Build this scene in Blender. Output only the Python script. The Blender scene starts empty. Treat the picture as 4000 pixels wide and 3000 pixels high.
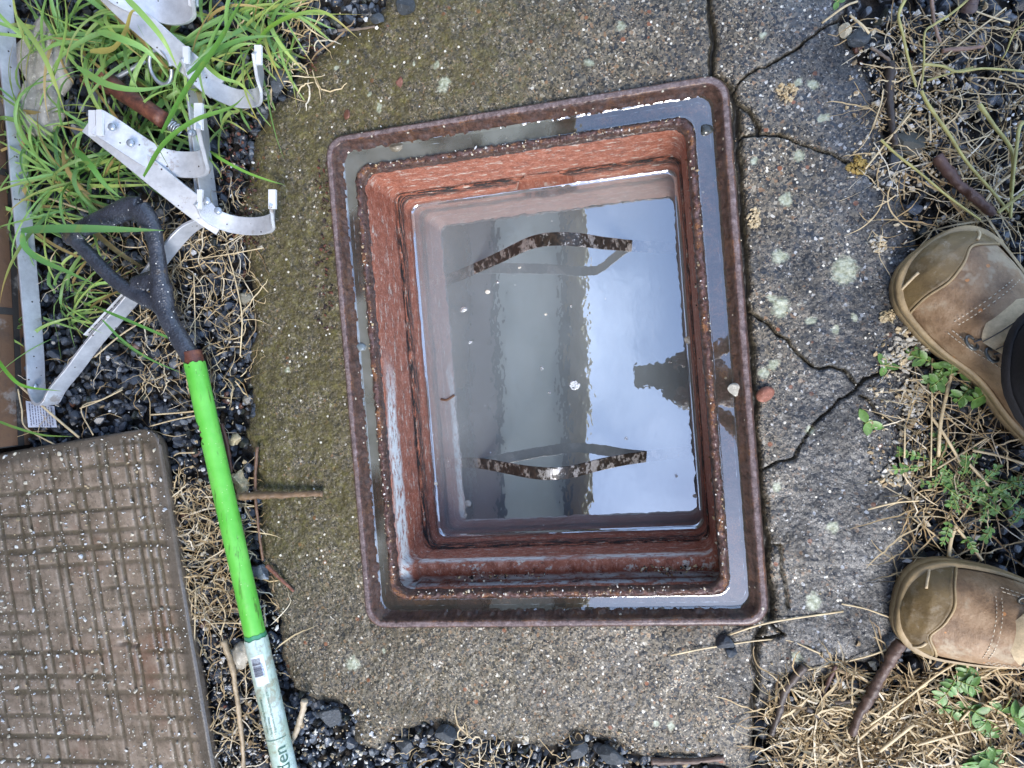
import bpy, bmesh, math, random
import numpy as np
from mathutils import Vector, Matrix, Euler
random.seed(7); rng = np.random.default_rng(7)
S = bpy.context.scene; C = S.collection
# ------------------------------------------------------------------ camera
FPX = 2600.0; CAMH = 0.92; NU, NV = 2515.0, 1415.0      # focal length in photo pixels, height, where the plumb line meets the photo
_n = np.array([(NU-2000)/FPX, -(NV-1500)/FPX, -1.0]); _n /= np.linalg.norm(_n)
_w = np.cross(_n, np.array([0, 0, -1.0])); _s = np.linalg.norm(_w); _c = -_n[2]; _k = _w/_s
_K = np.array([[0, -_k[2], _k[1]], [_k[2], 0, -_k[0]], [-_k[1], _k[0], 0]])
RC = np.eye(3)+_s*_K+(1-_c)*_K@_K
cam_d = bpy.data.cameras.new('camera'); cam = bpy.data.objects.new('camera', cam_d); C.objects.link(cam)
cam_d.sensor_width = 36; cam_d.lens = 36*FPX/4000; cam_d.clip_start = 0.01; cam_d.clip_end = 3000
M = Matrix(RC.tolist()).to_4x4(); M.translation = Vector((0, 0, CAMH)); cam.matrix_world = M
S.camera = cam
# ------------------------------------------------------------------ sky, sun, exposure
SUN_EL, SUN_AZ = math.radians(52), math.radians(-72)     # azimuth of the sun measured from +x
W = bpy.data.worlds.new('World'); S.world = W; W.use_nodes = True
wn = W.node_tree.nodes; wl = W.node_tree.links; wn.clear()
o_ = wn.new('ShaderNodeOutputWorld'); bg = wn.new('ShaderNodeBackground'); sky = wn.new('ShaderNodeTexSky')
sky.sky_type = 'NISHITA'; sky.sun_disc = False; sky.sun_elevation = SUN_EL; sky.sun_rotation = math.radians(90)-SUN_AZ
sky.dust_density = 0.6
tc = wn.new('ShaderNodeTexCoord'); mp = wn.new('ShaderNodeMapping'); mp.inputs['Scale'].default_value = (1, 1, 1)
cn = wn.new('ShaderNodeTexNoise'); cn.inputs['Scale'].default_value = 3.4; cn.inputs['Detail'].default_value = 5; cn.inputs['Roughness'].default_value = .5
cr = wn.new('ShaderNodeValToRGB'); cr.color_ramp.elements[0].position = .42; cr.color_ramp.elements[1].position = .80
cm = wn.new('ShaderNodeMixRGB'); cm.inputs[2].default_value = (3.4, 4.3, 6.2, 1)
mp.inputs['Location'].default_value = (0.35, 0.2, 0)
wl.new(tc.outputs['Generated'], mp.inputs[0]); wl.new(mp.outputs[0], cn.inputs['Vector']); wl.new(cn.outputs['Fac'], cr.inputs[0])
wl.new(cr.outputs[0], cm.inputs[0]); wl.new(sky.outputs[0], cm.inputs[1]); wl.new(cm.outputs[0], bg.inputs[0]); wl.new(bg.outputs[0], o_.inputs[0])
bg.inputs[1].default_value = 0.15
sl = bpy.data.lights.new('sun', 'SUN'); sl.energy = 1.25; sl.angle = math.radians(24); sl.color = (1, .95, .88)
so = bpy.data.objects.new('sun', sl); C.objects.link(so)
sd = Vector((math.cos(SUN_EL)*math.cos(SUN_AZ), math.cos(SUN_EL)*math.sin(SUN_AZ), math.sin(SUN_EL)))
so.rotation_euler = sd.to_track_quat('Z', 'Y').to_euler(); so.location = sd*6
S.view_settings.view_transform = 'Standard'; S.view_settings.look = 'None'; S.view_settings.exposure = 1.74; S.view_settings.gamma = 1
S.cycles.max_bounces = 8; S.cycles.transparent_max_bounces = 12; S.cycles.volume_bounces = 3; S.cycles.use_denoising = True
# ------------------------------------------------------------------ helpers
def at(px, py, z=0.0):                                    # photo pixel -> point at height z
    d = RC@np.array([(px-2000)/FPX, -(py-1500)/FPX, -1.0]); t = (CAMH-z)/-d[2]
    return np.array([d[0]*t, d[1]*t, z])
def ats(pts, z=None):
    return np.array([at(p[0], p[1], p[2] if len(p) > 2 else z) for p in pts])
def tag(o, label=None, cat=None, group=None, kind=None):
    if label: o['label'] = label
    if cat: o['category'] = cat
    if group: o['group'] = group
    if kind: o['kind'] = kind
    return o
def empty(name, loc, label, cat, group=None, rz=0.0):
    o = bpy.data.objects.new(name, None); o.empty_display_size = .02; C.objects.link(o)
    o.location = Vector([float(v) for v in loc]); o.rotation_euler = (0, 0, rz); return tag(o, label, cat, group)
def mk(name, V, F, mat, parent=None, smooth=True, uv=None, attr=None, local=False, col=None):
    V = np.asarray(V, dtype=np.float32); me = bpy.data.meshes.new(name)
    if parent is not None and not local: V = V-np.array(world_loc(parent), dtype=np.float32)
    origin = None
    if parent is None and not local:                       # a thing of one mesh: origin at its base
        origin = np.array([V[:, 0].mean(), V[:, 1].mean(), V[:, 2].min()], dtype=np.float32); V = V-origin
    if isinstance(F, np.ndarray):
        n, k = F.shape; me.vertices.add(len(V)); me.vertices.foreach_set('co', V.ravel())
        me.loops.add(n*k); me.loops.foreach_set('vertex_index', F.astype(np.int32).ravel())
        me.polygons.add(n); me.polygons.foreach_set('loop_start', np.arange(0, n*k, k, dtype=np.int32))
        me.polygons.foreach_set('use_smooth', np.full(n, smooth))
        me.update(calc_edges=True)
    else:
        me.from_pydata(V.tolist(), [], [tuple(f) for f in F]); me.polygons.foreach_set('use_smooth', [smooth]*len(me.polygons))
    me.validate()
    if uv is not None:                                      # per-vertex uv
        l = me.uv_layers.new(name='UVMap'); vi = np.empty(len(me.loops), dtype=np.int32); me.loops.foreach_get('vertex_index', vi)
        l.data.foreach_set('uv', np.asarray(uv, dtype=np.float32)[vi].ravel())
    for nme, a in (attr or {}).items():
        t = me.attributes.new(nme, 'FLOAT', 'POINT'); t.data.foreach_set('value', np.asarray(a, dtype=np.float32))
    if col is not None:
        t = me.attributes.new('col', 'FLOAT_COLOR', 'POINT'); c = np.ones((len(V), 4), dtype=np.float32); c[:, :3] = col; t.data.foreach_set('color', c.ravel())
    if mat: me.materials.append(mat)
    o = bpy.data.objects.new(name, me); C.objects.link(o)
    if parent is not None: o.parent = parent
    elif origin is not None: o.location = origin.tolist()
    return o
def world_loc(o):
    v = Vector((0, 0, 0))
    while o is not None: v = v+o.location; o = o.parent
    return v
def join(parts):                                           # list of (V, F list/array of equal k) -> one
    Vs, Fs, n = [], [], 0
    for V, F in parts: Vs.append(np.asarray(V, float)); Fs.append(np.asarray(F)+n); n += len(V)
    return np.concatenate(Vs), np.concatenate(Fs)
def hashn(ix, iy, iz, seed):
    h = (ix.astype(np.int64)*374761393+iy.astype(np.int64)*668265263+iz.astype(np.int64)*2147483647+seed*144665) & 0xffffffff
    h = ((h ^ (h >> 13))*1274126177) & 0xffffffff; return ((h ^ (h >> 16)) & 0xffff)/65535.0
def vnoise(P, scale, seed=0):
    P = np.asarray(P, float)*scale
    if P.shape[1] == 2: P = np.c_[P, np.zeros(len(P))]
    i = np.floor(P).astype(np.int64); f = P-i; f = f*f*(3-2*f); r = 0
    for dx in (0, 1):
        for dy in (0, 1):
            for dz in (0, 1):
                w = (f[:, 0] if dx else 1-f[:, 0])*(f[:, 1] if dy else 1-f[:, 1])*(f[:, 2] if dz else 1-f[:, 2])
                r = r+w*hashn(i[:, 0]+dx, i[:, 1]+dy, i[:, 2]+dz, seed)
    return r*2-1
def fbm(P, scale, octv=4, seed=0, gain=.5):
    r = 0; a = 1; t = 0
    for k in range(octv): r = r+a*vnoise(P, scale*2**k, seed+k*17); t += a; a *= gain
    return r/t
def inpoly(P, poly):
    x, y = P[:, 0], P[:, 1]; r = np.zeros(len(P), bool); n = len(poly)
    for i in range(n):
        x1, y1 = poly[i][:2]; x2, y2 = poly[(i+1) % n][:2]
        if y1 == y2: continue
        c = ((y1 > y) != (y2 > y)) & (x < (x2-x1)*(y-y1)/(y2-y1)+x1); r ^= c
    return r
def segdist(P, line, closed=False):
    d = np.full(len(P), 9.0); L = [np.asarray(q[:2]) for q in line]
    if closed: L.append(L[0])
    for a, b in zip(L[:-1], L[1:]):
        ab = b-a; t = np.clip(((P[:, :2]-a)@ab)/max(ab@ab, 1e-12), 0, 1)
        d = np.minimum(d, np.hypot(*(P[:, :2]-(a+t[:, None]*ab)).T))
    return d
def resample(P, step):
    P = np.asarray(P, float); out = [P[0]]
    for a, b in zip(P[:-1], P[1:]):
        n = max(1, int(np.linalg.norm(b-a)/step)); out += [a+(b-a)*k/n for k in range(1, n+1)]
    return np.array(out)
def smooth_path(P, n=8, closed=False):                     # Catmull-Rom
    P = np.asarray(P, float); Q = np.vstack([2*P[0]-P[1], P, 2*P[-1]-P[-2]]); out = []
    for i in range(1, len(Q)-2):
        p0, p1, p2, p3 = Q[i-1:i+3]
        for k in range(n):
            t = k/n; out.append(.5*((2*p1)+(-p0+p2)*t+(2*p0-5*p1+4*p2-p3)*t*t+(-p0+3*p1-3*p2+p3)*t**3))
    out.append(P[-1]); return np.array(out)
def tube(P, r, k=8, caps=True, flat=1.0, up=(0, 0, 1)):     # -> V, F(quads)
    P = np.asarray(P, float); n = len(P); r = np.broadcast_to(np.asarray(r, float), (n,)).copy()
    T = np.gradient(P, axis=0); T /= np.linalg.norm(T, axis=1)[:, None]+1e-12
    u = np.array(up, float); V = []; a = np.linspace(0, 2*math.pi, k, endpoint=False)
    for i in range(n):
        x = np.cross(T[i], u); nx = np.linalg.norm(x)
        if nx < 1e-3: x = np.cross(T[i], [1, 0, 0]); nx = np.linalg.norm(x)
        x /= nx; y = np.cross(x, T[i]); V.append(P[i]+r[i]*(np.cos(a)[:, None]*x+np.sin(a)[:, None]*y*flat))
    V = np.concatenate(V); F = []
    for i in range(n-1):
        for j in range(k): F.append((i*k+j, i*k+(j+1) % k, (i+1)*k+(j+1) % k, (i+1)*k+j))
    if caps:
        c0 = len(V); V = np.vstack([V, P[0], P[-1]])
        for j in range(0, k): F.append((c0, (j+1) % k, j, j)); F.append((c0+1, (n-1)*k+j, (n-1)*k+(j+1) % k, (n-1)*k+(j+1) % k))
    return V, np.array([tuple(f) for f in F])
def fixq(F):                                                # quads with a repeated corner -> proper tris
    return [tuple(dict.fromkeys(f)) for f in (F.tolist() if isinstance(F, np.ndarray) else F)]
def strip(P, Wv, width, thick):                             # a flat bar along P, Wv = width direction(s)
    P = np.asarray(P, float); n = len(P); T = np.gradient(P, axis=0); T /= np.linalg.norm(T, axis=1)[:, None]
    Wv = np.broadcast_to(np.asarray(Wv, float), (n, 3)).copy(); Wv -= (Wv*T).sum(1)[:, None]*T; Wv /= np.linalg.norm(Wv, axis=1)[:, None]
    N = np.cross(T, Wv); w = np.broadcast_to(np.asarray(width, float), (n,))[:, None]/2; t = thick/2; b = min(thick*.3, .0008)
    prof = [(-1, -t, 0, b), (-1, -t, b, 0), (1, -t, -b, 0), (1, -t, 0, b), (1, t, 0, -b), (1, t, -b, 0), (-1, t, b, 0), (-1, t, 0, -b)]
    V = np.stack([P+Wv*(s*w+dw)+N*(tt+dt) for s, tt, dw, dt in prof], 1).reshape(-1, 3); k = 8; F = []
    for i in range(n-1):
        for j in range(k): F.append((i*k+j, i*k+(j+1) % k, (i+1)*k+(j+1) % k, (i+1)*k+j))
    F.append(tuple(range(k-1, -1, -1))); F.append(tuple(range((n-1)*k, n*k)))
    return V, F
def rbox(cx, cy, cz, sx, sy, sz, R=None):
    v = np.array([(x, y, z) for x in (-.5, .5) for y in (-.5, .5) for z in (-.5, .5)])*[sx, sy, sz]
    if R is not None: v = v@np.asarray(R).T
    return v+[cx, cy, cz], np.array([(0, 1, 3, 2), (4, 6, 7, 5), (0, 4, 5, 1), (2, 3, 7, 6), (0, 2, 6, 4), (1, 5, 7, 3)])
def disc_prism(c, R, r, h, k=16, dome=0.0):                  # short cylinder with domed top, R: 3x3 axes
    a = np.linspace(0, 2*math.pi, k, endpoint=False); rings = [(r, 0), (r, h*.7), (r*.85, h), (r*.4, h+dome)]; V = []
    for rr, zz in rings: V.append(np.c_[rr*np.cos(a), rr*np.sin(a), np.full(k, zz)])
    V = np.concatenate(V)@np.asarray(R).T+c; F = []
    for i in range(3):
        for j in range(k): F.append((i*k+j, i*k+(j+1) % k, (i+1)*k+(j+1) % k, (i+1)*k+j))
    F.append(tuple(range(3*k, 4*k))); return V, F
def add_mod(o, kind, **kw):
    m = o.modifiers.new(kind.lower(), kind)
    for a, b in kw.items(): setattr(m, a, b)
    return m
# ------------------------------------------------------------------ node helper
class NT:
    def __init__(s, name):
        s.m = bpy.data.materials.new(name); s.m.use_nodes = True; s.t = s.m.node_tree; s.t.nodes.clear()
        s.out = s.t.nodes.new('ShaderNodeOutputMaterial'); s.geo = None
    def n(s, ty, **kw):
        x = s.t.nodes.new('ShaderNode'+ty)
        for k, v in kw.items(): setattr(x, k, v)
        return x
    def put(s, sock, v):
        if v is None: return
        if isinstance(v, bpy.types.NodeSocket): s.t.links.new(v, sock)
        else:
            if isinstance(v, (tuple, list)) and len(v) == 3 and sock.type == 'RGBA': v = (*v, 1)
            sock.default_value = v
    def obj(s): return s.n('TexCoord').outputs['Object']
    def uv(s): return s.n('TexCoord').outputs['UV']
    def pos(s): return s.n('NewGeometry').outputs['Position']
    def xyz(s, v): x = s.n('SeparateXYZ'); s.put(x.inputs[0], v); return x.outputs
    def scale(s, v, sc, loc=(0, 0, 0)):
        x = s.n('Mapping'); s.put(x.inputs[0], v); x.inputs['Scale'].default_value = sc; x.inputs['Location'].default_value = loc; return x.outputs[0]
    def noise(s, v, sc, det=4, rough=.55, dist=0):
        x = s.n('TexNoise'); s.put(x.inputs['Vector'], v); x.inputs['Scale'].default_value = sc; x.inputs['Detail'].default_value = det
        x.inputs['Roughness'].default_value = rough; x.inputs['Distortion'].default_value = dist; return x.outputs['Fac']
    def vor(s, v, sc, feat='F1', out='Color', rnd=1):
        x = s.n('TexVoronoi', feature=feat); s.put(x.inputs['Vector'], v); x.inputs['Scale'].default_value = sc; x.inputs['Randomness'].default_value = rnd; return x.outputs[out]
    def ramp(s, f, stops, interp='LINEAR'):
        x = s.n('ValToRGB'); s.put(x.inputs[0], f); e = x.color_ramp; e.interpolation = interp
        while len(e.elements) < len(stops): e.elements.new(.5)
        for el, (p, c) in zip(e.elements, stops):
            el.position = p; el.color = (*c, 1) if isinstance(c, tuple) else (c, c, c, 1)
        return x.outputs[0]
    def mix(s, f, a, b, mode='MIX'):
        x = s.n('MixRGB', blend_type=mode); s.put(x.inputs[0], f); s.put(x.inputs[1], a); s.put(x.inputs[2], b); return x.outputs[0]
    def math(s, op, a, b=None, c=None):
        x = s.n('Math', operation=op); s.put(x.inputs[0], a)
        if b is not None: s.put(x.inputs[1], b)
        if c is not None: s.put(x.inputs[2], c)
        return x.outputs[0]
    def step(s, f, lo, hi):
        x = s.n('MapRange'); x.interpolation_type = 'SMOOTHSTEP'; s.put(x.inputs[0], f); x.inputs[1].default_value = lo; x.inputs[2].default_value = hi; return x.outputs[0]
    def attr(s, name, out='Fac'): x = s.n('Attribute', attribute_name=name); return x.outputs[out]
    def bump(s, h, dist=.001, strength=1, nrm=None):
        x = s.n('Bump'); s.put(x.inputs['Height'], h); x.inputs['Distance'].default_value = dist; x.inputs['Strength'].default_value = strength; s.put(x.inputs['Normal'], nrm); return x.outputs[0]
    def bsdf(s, col=None, rough=.6, metal=0, nrm=None, **kw):
        x = s.n('BsdfPrincipled'); s.put(x.inputs['Base Color'], col); s.put(x.inputs['Roughness'], rough); s.put(x.inputs['Metallic'], metal); s.put(x.inputs['Normal'], nrm)
        for k, v in kw.items(): s.put(x.inputs[k.replace('_', ' ')], v)
        return x.outputs[0]
    def done(s, sh, vol=None):
        s.t.links.new(sh, s.out.inputs[0])
        if vol is not None: s.t.links.new(vol, s.out.inputs[1])
        return s.m
MAT = {}
# frame-local axes of the manhole: found from the four outer corners in the photo
FC = np.array([-0.14764, -0.00852]); FT = 0.0807
EX = np.array([math.cos(FT), math.sin(FT)]); EY = np.array([-math.sin(FT), math.cos(FT)])
def loc2(px, py, z=0.0): d = at(px, py, z)[:2]-FC; return d@EX, d@EY
def l2w(x, y, z=0.0): p = FC+EX*x+EY*y; return np.array([p[0], p[1], z])
# ================================================================== materials of the setting
def wetness_spec(m, pos, lo=.25, hi=.75, sc=9): return m.step(m.noise(pos, sc, 4, .6), lo, hi)
def mat_concrete():
    m = NT('wet_concrete'); p = m.pos(); x = m.xyz(p)
    g1 = m.xyz(m.vor(p, 560)); g2 = m.xyz(m.vor(p, 290)); g3 = m.vor(p, 120); q3 = m.xyz(g3)
    base = m.ramp(g1[0], [(0, (.018, .018, .020)), (.22, (.075, .070, .060)), (.45, (.15, .13, .10)), (.66, (.25, .215, .165)), (.84, (.34, .28, .20)), (.93, (.28, .19, .13)), (.965, (.60, .56, .48))], 'CONSTANT')
    mid = m.ramp(g2[1], [(0, (.025, .028, .034)), (.28, (.11, .10, .085)), (.6, (.20, .175, .135)), (.88, (.27, .17, .10)), (.92, (.42, .39, .33)), (.98, (.74, .72, .66))], 'CONSTANT')
    c = m.mix(m.step(g2[2], .52, .56), base, mid)
    bd = m.vor(p, 120, 'F1', 'Distance'); big = m.ramp(q3[0], [(0, (.030, .036, .046)), (.5, (.28, .11, .055)), (.68, (.15, .14, .125)), (.85, (.34, .25, .17))], 'CONSTANT')
    c = m.mix(m.math('MULTIPLY', m.math('LESS_THAN', q3[1], .075), m.step(bd, .42, .34)), c, big)
    patch = m.noise(p, 9, 6, .68); c = m.mix(1, c, m.ramp(patch, [(.30, (.42, .39, .35)), (.48, (.78, .74, .68)), (.68, (1.12, 1.08, 1.0))]), 'MULTIPLY')
    c = m.mix(m.math('MULTIPLY', m.step(m.noise(p, 26, 5, .7), .56, .70), .5), c, (.085, .075, .055))
    nx = m.math('MULTIPLY_ADD', m.noise(p, 6, 5, .65), .62, m.math('MULTIPLY', x[0], -1))
    moss = m.step(nx, .22, .70); n2 = m.noise(p, 190, 4, .75); n3 = m.noise(p, 24, 5, .7)
    moss = m.math('MULTIPLY', moss, m.step(m.math('ADD', n2, m.math('MULTIPLY', n3, .8)), .62, .98)); moss = m.math('MULTIPLY', moss, m.math('MULTIPLY_ADD', m.step(x[1], -.40, -.22), .75, .25))
    mc = m.ramp(m.noise(p, 75, 6, .75), [(.3, (.022, .018, .007)), (.5, (.070, .056, .014)), (.72, (.17, .15, .035))])
    c = m.mix(m.math('MULTIPLY', moss, .86), c, mc)
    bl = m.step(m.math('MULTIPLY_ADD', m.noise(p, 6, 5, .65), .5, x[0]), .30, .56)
    c = m.mix(m.math('MULTIPLY', bl, .85), c, m.mix(1, c, (.32, .41, .62), 'MULTIPLY'))  # damp darkening and blue sky sheen of the right side, multiplied into the colour
    li = m.attr('lichen'); ln = m.noise(p, 230, 4, .75); li = m.math('MULTIPLY', m.step(m.math('MULTIPLY_ADD', ln, .9, li), .82, 1.15), .85)
    c = m.mix(li, c, m.ramp(m.noise(p, 150, 3, .6), [(.35, (.22, .24, .15)), (.65, (.50, .53, .42))]))
    l2 = m.math('MULTIPLY', m.step(m.noise(p, 42, 6, .78), .64, .70), m.step(x[0], -.50, -.2)); c = m.mix(m.math('MULTIPLY', l2, .5), c, (.36, .38, .32))
    fd = m.vor(p, 120, 'F1', 'Distance'); fr = m.xyz(m.vor(p, 120))[2]
    c = m.mix(m.math('MULTIPLY', m.step(m.math('MULTIPLY_ADD', m.noise(p, 500, 2, .5), .2, fd), .34, .26), m.math('LESS_THAN', fr, .03)), c, (.70, .66, .56))
    cr = m.attr('crack'); c = m.mix(m.math('MULTIPLY', m.step(m.math('MULTIPLY_ADD', n3, .5, cr), .35, .75), .7), c, (.045, .036, .016)); c = m.mix(m.step(cr, .45, .85), c, (.012, .010, .007))
    eg = m.attr('edge'); c = m.mix(m.math('MULTIPLY', m.step(eg, .2, .9), .6), c, (.035, .028, .018))
    h = m.math('ADD', m.math('MULTIPLY', m.vor(p, 420, 'F1', 'Distance'), -.5), m.math('MULTIPLY', m.vor(p, 210, 'F1', 'Distance'), -1.0))
    b = m.bump(h, .0016, .7)
    wet = m.math('MULTIPLY', m.step(m.noise(p, 14, 6, .75), .36, .62), m.math('MULTIPLY_ADD', bl, .55, .45))
    return m.done(m.bsdf(c, m.math('MULTIPLY_ADD', wet, -.30, .72), 0, b, Coat_Weight=m.math('MULTIPLY', wet, .7), Coat_Roughness=.14, Coat_Normal=m.bump(m.noise(p, 260, 3, .7), .0016, .8)))
def mat_rust(name='rust', bright=1.0, top=False):
    m = NT(name); p = m.pos(); n1 = m.noise(p, 150, 7, .78); n2 = m.noise(p, 480, 4, .75); n3 = m.noise(p, 30, 6, .7); nz = m.xyz(m.n('NewGeometry').outputs['Normal'])[2]
    c = m.ramp(n1, [(.32, (.012, .007, .006)), (.43, (.055, .020, .014)), (.52, (.12, .048, .034)), (.60, (.20, .10, .085)), (.72, (.36, .26, .23))])
    c = m.mix(m.math('MULTIPLY', m.step(n3, .51, .60), m.step(n2, .40, .55)), c, m.ramp(n2, [(.3, (.16, .045, .012)), (.7, (.46, .20, .06))]))
    c = m.mix(m.math('MULTIPLY', m.step(n2, .58, .70), .7), c, (.40, .33, .29))
    c = m.mix(m.math('MULTIPLY', m.step(m.noise(p, 55, 4, .7), .48, .64), .6), c, m.ramp(n1, [(.35, (.10, .062, .066)), (.65, (.30, .22, .225))]))
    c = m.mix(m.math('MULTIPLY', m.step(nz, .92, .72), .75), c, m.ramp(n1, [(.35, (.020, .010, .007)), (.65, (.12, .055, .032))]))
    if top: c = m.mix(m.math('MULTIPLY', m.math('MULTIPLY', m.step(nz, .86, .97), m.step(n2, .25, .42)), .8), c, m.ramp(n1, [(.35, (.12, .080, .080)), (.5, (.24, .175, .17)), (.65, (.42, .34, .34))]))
    if bright != 1: c = m.mix(1, c, (bright,)*3, 'MULTIPLY')
    fd = m.vor(p, 130, 'F1', 'Distance'); fr = m.xyz(m.vor(p, 130))[0]
    c = m.mix(m.math('MULTIPLY', m.math('LESS_THAN', m.math('MULTIPLY_ADD', n2, .2, fd), .32), m.math('LESS_THAN', fr, .05)), c, (.66, .60, .48))
    b = m.bump(m.math('ADD', n2, m.math('MULTIPLY', n1, 1.4)), .0030, 1)
    return m.done(m.bsdf(c, m.math('MULTIPLY_ADD', n2, .5, .22), 0, b, Coat_Weight=.35, Coat_Roughness=.2))
def mat_clay():
    m = NT('painted_clay'); o = m.obj(); x0_ = m.xyz(o); x = [x0_[0], x0_[1], m.math('ADD', x0_[2], -.46)]; uv = m.uv(); st = m.scale(uv, (34, 95, 1)); st2 = m.scale(uv, (140, 200, 1), (3, 1, 0))
    c = m.ramp(m.noise(uv, 62, 8, .80), [(.34, (.14, .040, .022)), (.46, (.30, .088, .045)), (.56, (.40, .135, .075)), (.66, (.54, .29, .21))])
    c = m.mix(m.math('MULTIPLY', m.step(m.noise(uv, 210, 5, .8), .53, .60), .6), c, (.56, .33, .25))
    # white lime streaks
    wn_ = m.math('MULTIPLY', m.step(m.noise(st, 1, 7, .75), .55, .60), m.step(m.noise(st2, 1, 5, .7), .42, .52)); c = m.mix(m.math('MULTIPLY', wn_, .85), c, (.62, .60, .52))
    # the long white smear down the left wall and round the near corner
    lw = m.math('MULTIPLY', m.step(x[0], -.222, -.228), m.math('MULTIPLY', m.step(x[1], .06, -.05), m.step(m.math('ABSOLUTE', m.math('ADD', x[2], m.math('MULTIPLY_ADD', m.noise(m.scale(uv, (14, 14, 1)), 1, 4, .6), .03, .022))), .026, .010)))
    bw = m.math('MULTIPLY', m.step(x[1], -.276, -.281), m.math('MULTIPLY', m.step(m.math('ABSOLUTE', m.math('ADD', x[2], .064)), .012, .004), m.step(m.noise(m.scale(uv, (9, 9, 1)), 1, 4, .6), .35, .5)))
    sm = m.math('MULTIPLY', m.math('MAXIMUM', lw, bw), m.step(m.noise(m.scale(uv, (55, 130, 1)), 1, 6, .75), .38, .52)); c = m.mix(sm, c, (.74, .76, .74))
    # black bitumen along the joint
    jd = m.math('ABSOLUTE', m.math('ADD', m.math('MULTIPLY_ADD', m.noise(m.scale(uv, (16, 16, 1)), 1, 6, .75), .05, x[2]), .118))
    bk = m.math('MULTIPLY', m.step(jd, .024, .008), m.step(m.noise(m.scale(uv, (30, 230, 1), (5, 2, 0)), 1, 7, .8), .46, .53)); c = m.mix(bk, c, (.012, .013, .014))
    bk2 = m.step(m.noise(m.scale(uv, (30, 110, 1), (9, 4, 0)), 1, 7, .82), .59, .63); c = m.mix(m.math('MULTIPLY', bk2, .85), c, (.02, .018, .016))
    # wet tide mark just over the water
    c = m.mix(m.step(x[2], -.178, -.196), c, m.mix(.55, c, (.10, .035, .022)))
    # grime on the ledge
    n4 = m.noise(o, 120, 5, .75)
    b = m.bump(m.math('ADD', m.noise(uv, 130, 6, .8), m.math('MULTIPLY', bk, .5)), .0022, 1)
    return m.done(m.bsdf(c, m.math('MULTIPLY_ADD', n4, .45, .40), 0, b))
def mat_water():
    m = NT('murky_water'); p = m.pos()
    h = m.math('ADD', m.noise(m.scale(p, (1, .7, 1)), 22, 3, .55), m.math('MULTIPLY', m.noise(p, 70, 2, .5), .15))
    b = m.bump(h, .0011, .27)
    lw = m.n('LayerWeight'); lw.inputs[0].default_value = .5
    f = m.math('MULTIPLY_ADD', m.math('POWER', lw.outputs['Facing'], 4.0), .65, .345)
    g = m.n('BsdfGlossy'); g.inputs['Roughness'].default_value = .0; m.put(g.inputs['Normal'], b); m.put(g.inputs['Color'], (1, 1, 1))
    t = m.n('BsdfTransparent'); s = m.n('MixShader'); x = m.xyz(p)   # milky film added to brighten water, haze painted stronger at house side and top
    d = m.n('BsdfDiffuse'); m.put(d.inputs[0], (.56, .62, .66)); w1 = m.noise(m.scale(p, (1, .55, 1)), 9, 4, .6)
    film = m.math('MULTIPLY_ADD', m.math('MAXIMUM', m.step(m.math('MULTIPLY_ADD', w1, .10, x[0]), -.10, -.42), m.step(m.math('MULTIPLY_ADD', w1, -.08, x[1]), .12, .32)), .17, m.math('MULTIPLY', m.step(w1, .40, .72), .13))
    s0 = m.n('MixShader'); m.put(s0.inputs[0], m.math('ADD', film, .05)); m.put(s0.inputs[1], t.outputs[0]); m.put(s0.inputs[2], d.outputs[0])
    m.put(s.inputs[0], f); m.put(s.inputs[1], s0.outputs[0]); m.put(s.inputs[2], g.outputs[0])
    v = m.n('VolumePrincipled'); v.inputs['Color'].default_value = (.84, .92, .97, 1); v.inputs['Density'].default_value = 15; v.inputs['Anisotropy'].default_value = .1
    return m.done(s.outputs[0], v.outputs[0])
def mat_puddle():
    m = NT('puddle_water'); p = m.pos(); x = m.xyz(p)
    b = m.bump(m.noise(p, 60, 2, .5), .0004, .25)
    g = m.n('BsdfGlossy'); g.inputs['Roughness'].default_value = .02; m.put(g.inputs['Normal'], b)
    t = m.n('BsdfTransparent'); m.put(t.inputs['Color'], (.82, .78, .72))
    d = m.n('BsdfDiffuse'); m.put(d.inputs['Color'], m.ramp(m.noise(p, 30, 3, .5), [(.3, (.17, .175, .15)), (.8, (.27, .275, .25))]))
    cloud = m.math('MULTIPLY', m.step(m.noise(p, 6, 3, .5), .40, .52), m.step(m.math('ADD', x[0], m.math('MULTIPLY', x[1], -.45)), -.20, -.30))
    s0 = m.n('MixShader'); m.put(s0.inputs[0], m.math('MULTIPLY_ADD', cloud, .68, .12)); m.put(s0.inputs[1], t.outputs[0]); m.put(s0.inputs[2], d.outputs[0])
    lw = m.n('LayerWeight'); lw.inputs[0].default_value = .5
    s = m.n('MixShader'); m.put(s.inputs[0], m.math('MULTIPLY_ADD', m.math('POWER', lw.outputs['Facing'], 4.0), .75, .25)); m.put(s.inputs[1], s0.outputs[0]); m.put(s.inputs[2], g.outputs[0])
    return m.done(s.outputs[0])
def mat_soil():
    m = NT('dark_soil'); p = m.pos(); c = m.ramp(m.noise(p, 90, 6, .7), [(.3, (.010, .009, .009)), (.6, (.035, .028, .022)), (.8, (.09, .065, .045))])
    return m.done(m.bsdf(c, .6, 0, m.bump(m.noise(p, 160, 5, .7), .004, 1)))
MAT['concrete'] = mat_concrete(); MAT['rust'] = mat_rust(); MAT['clay'] = mat_clay(); MAT['water'] = mat_water(); MAT['puddle'] = mat_puddle(); MAT['soil'] = mat_soil()
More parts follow.
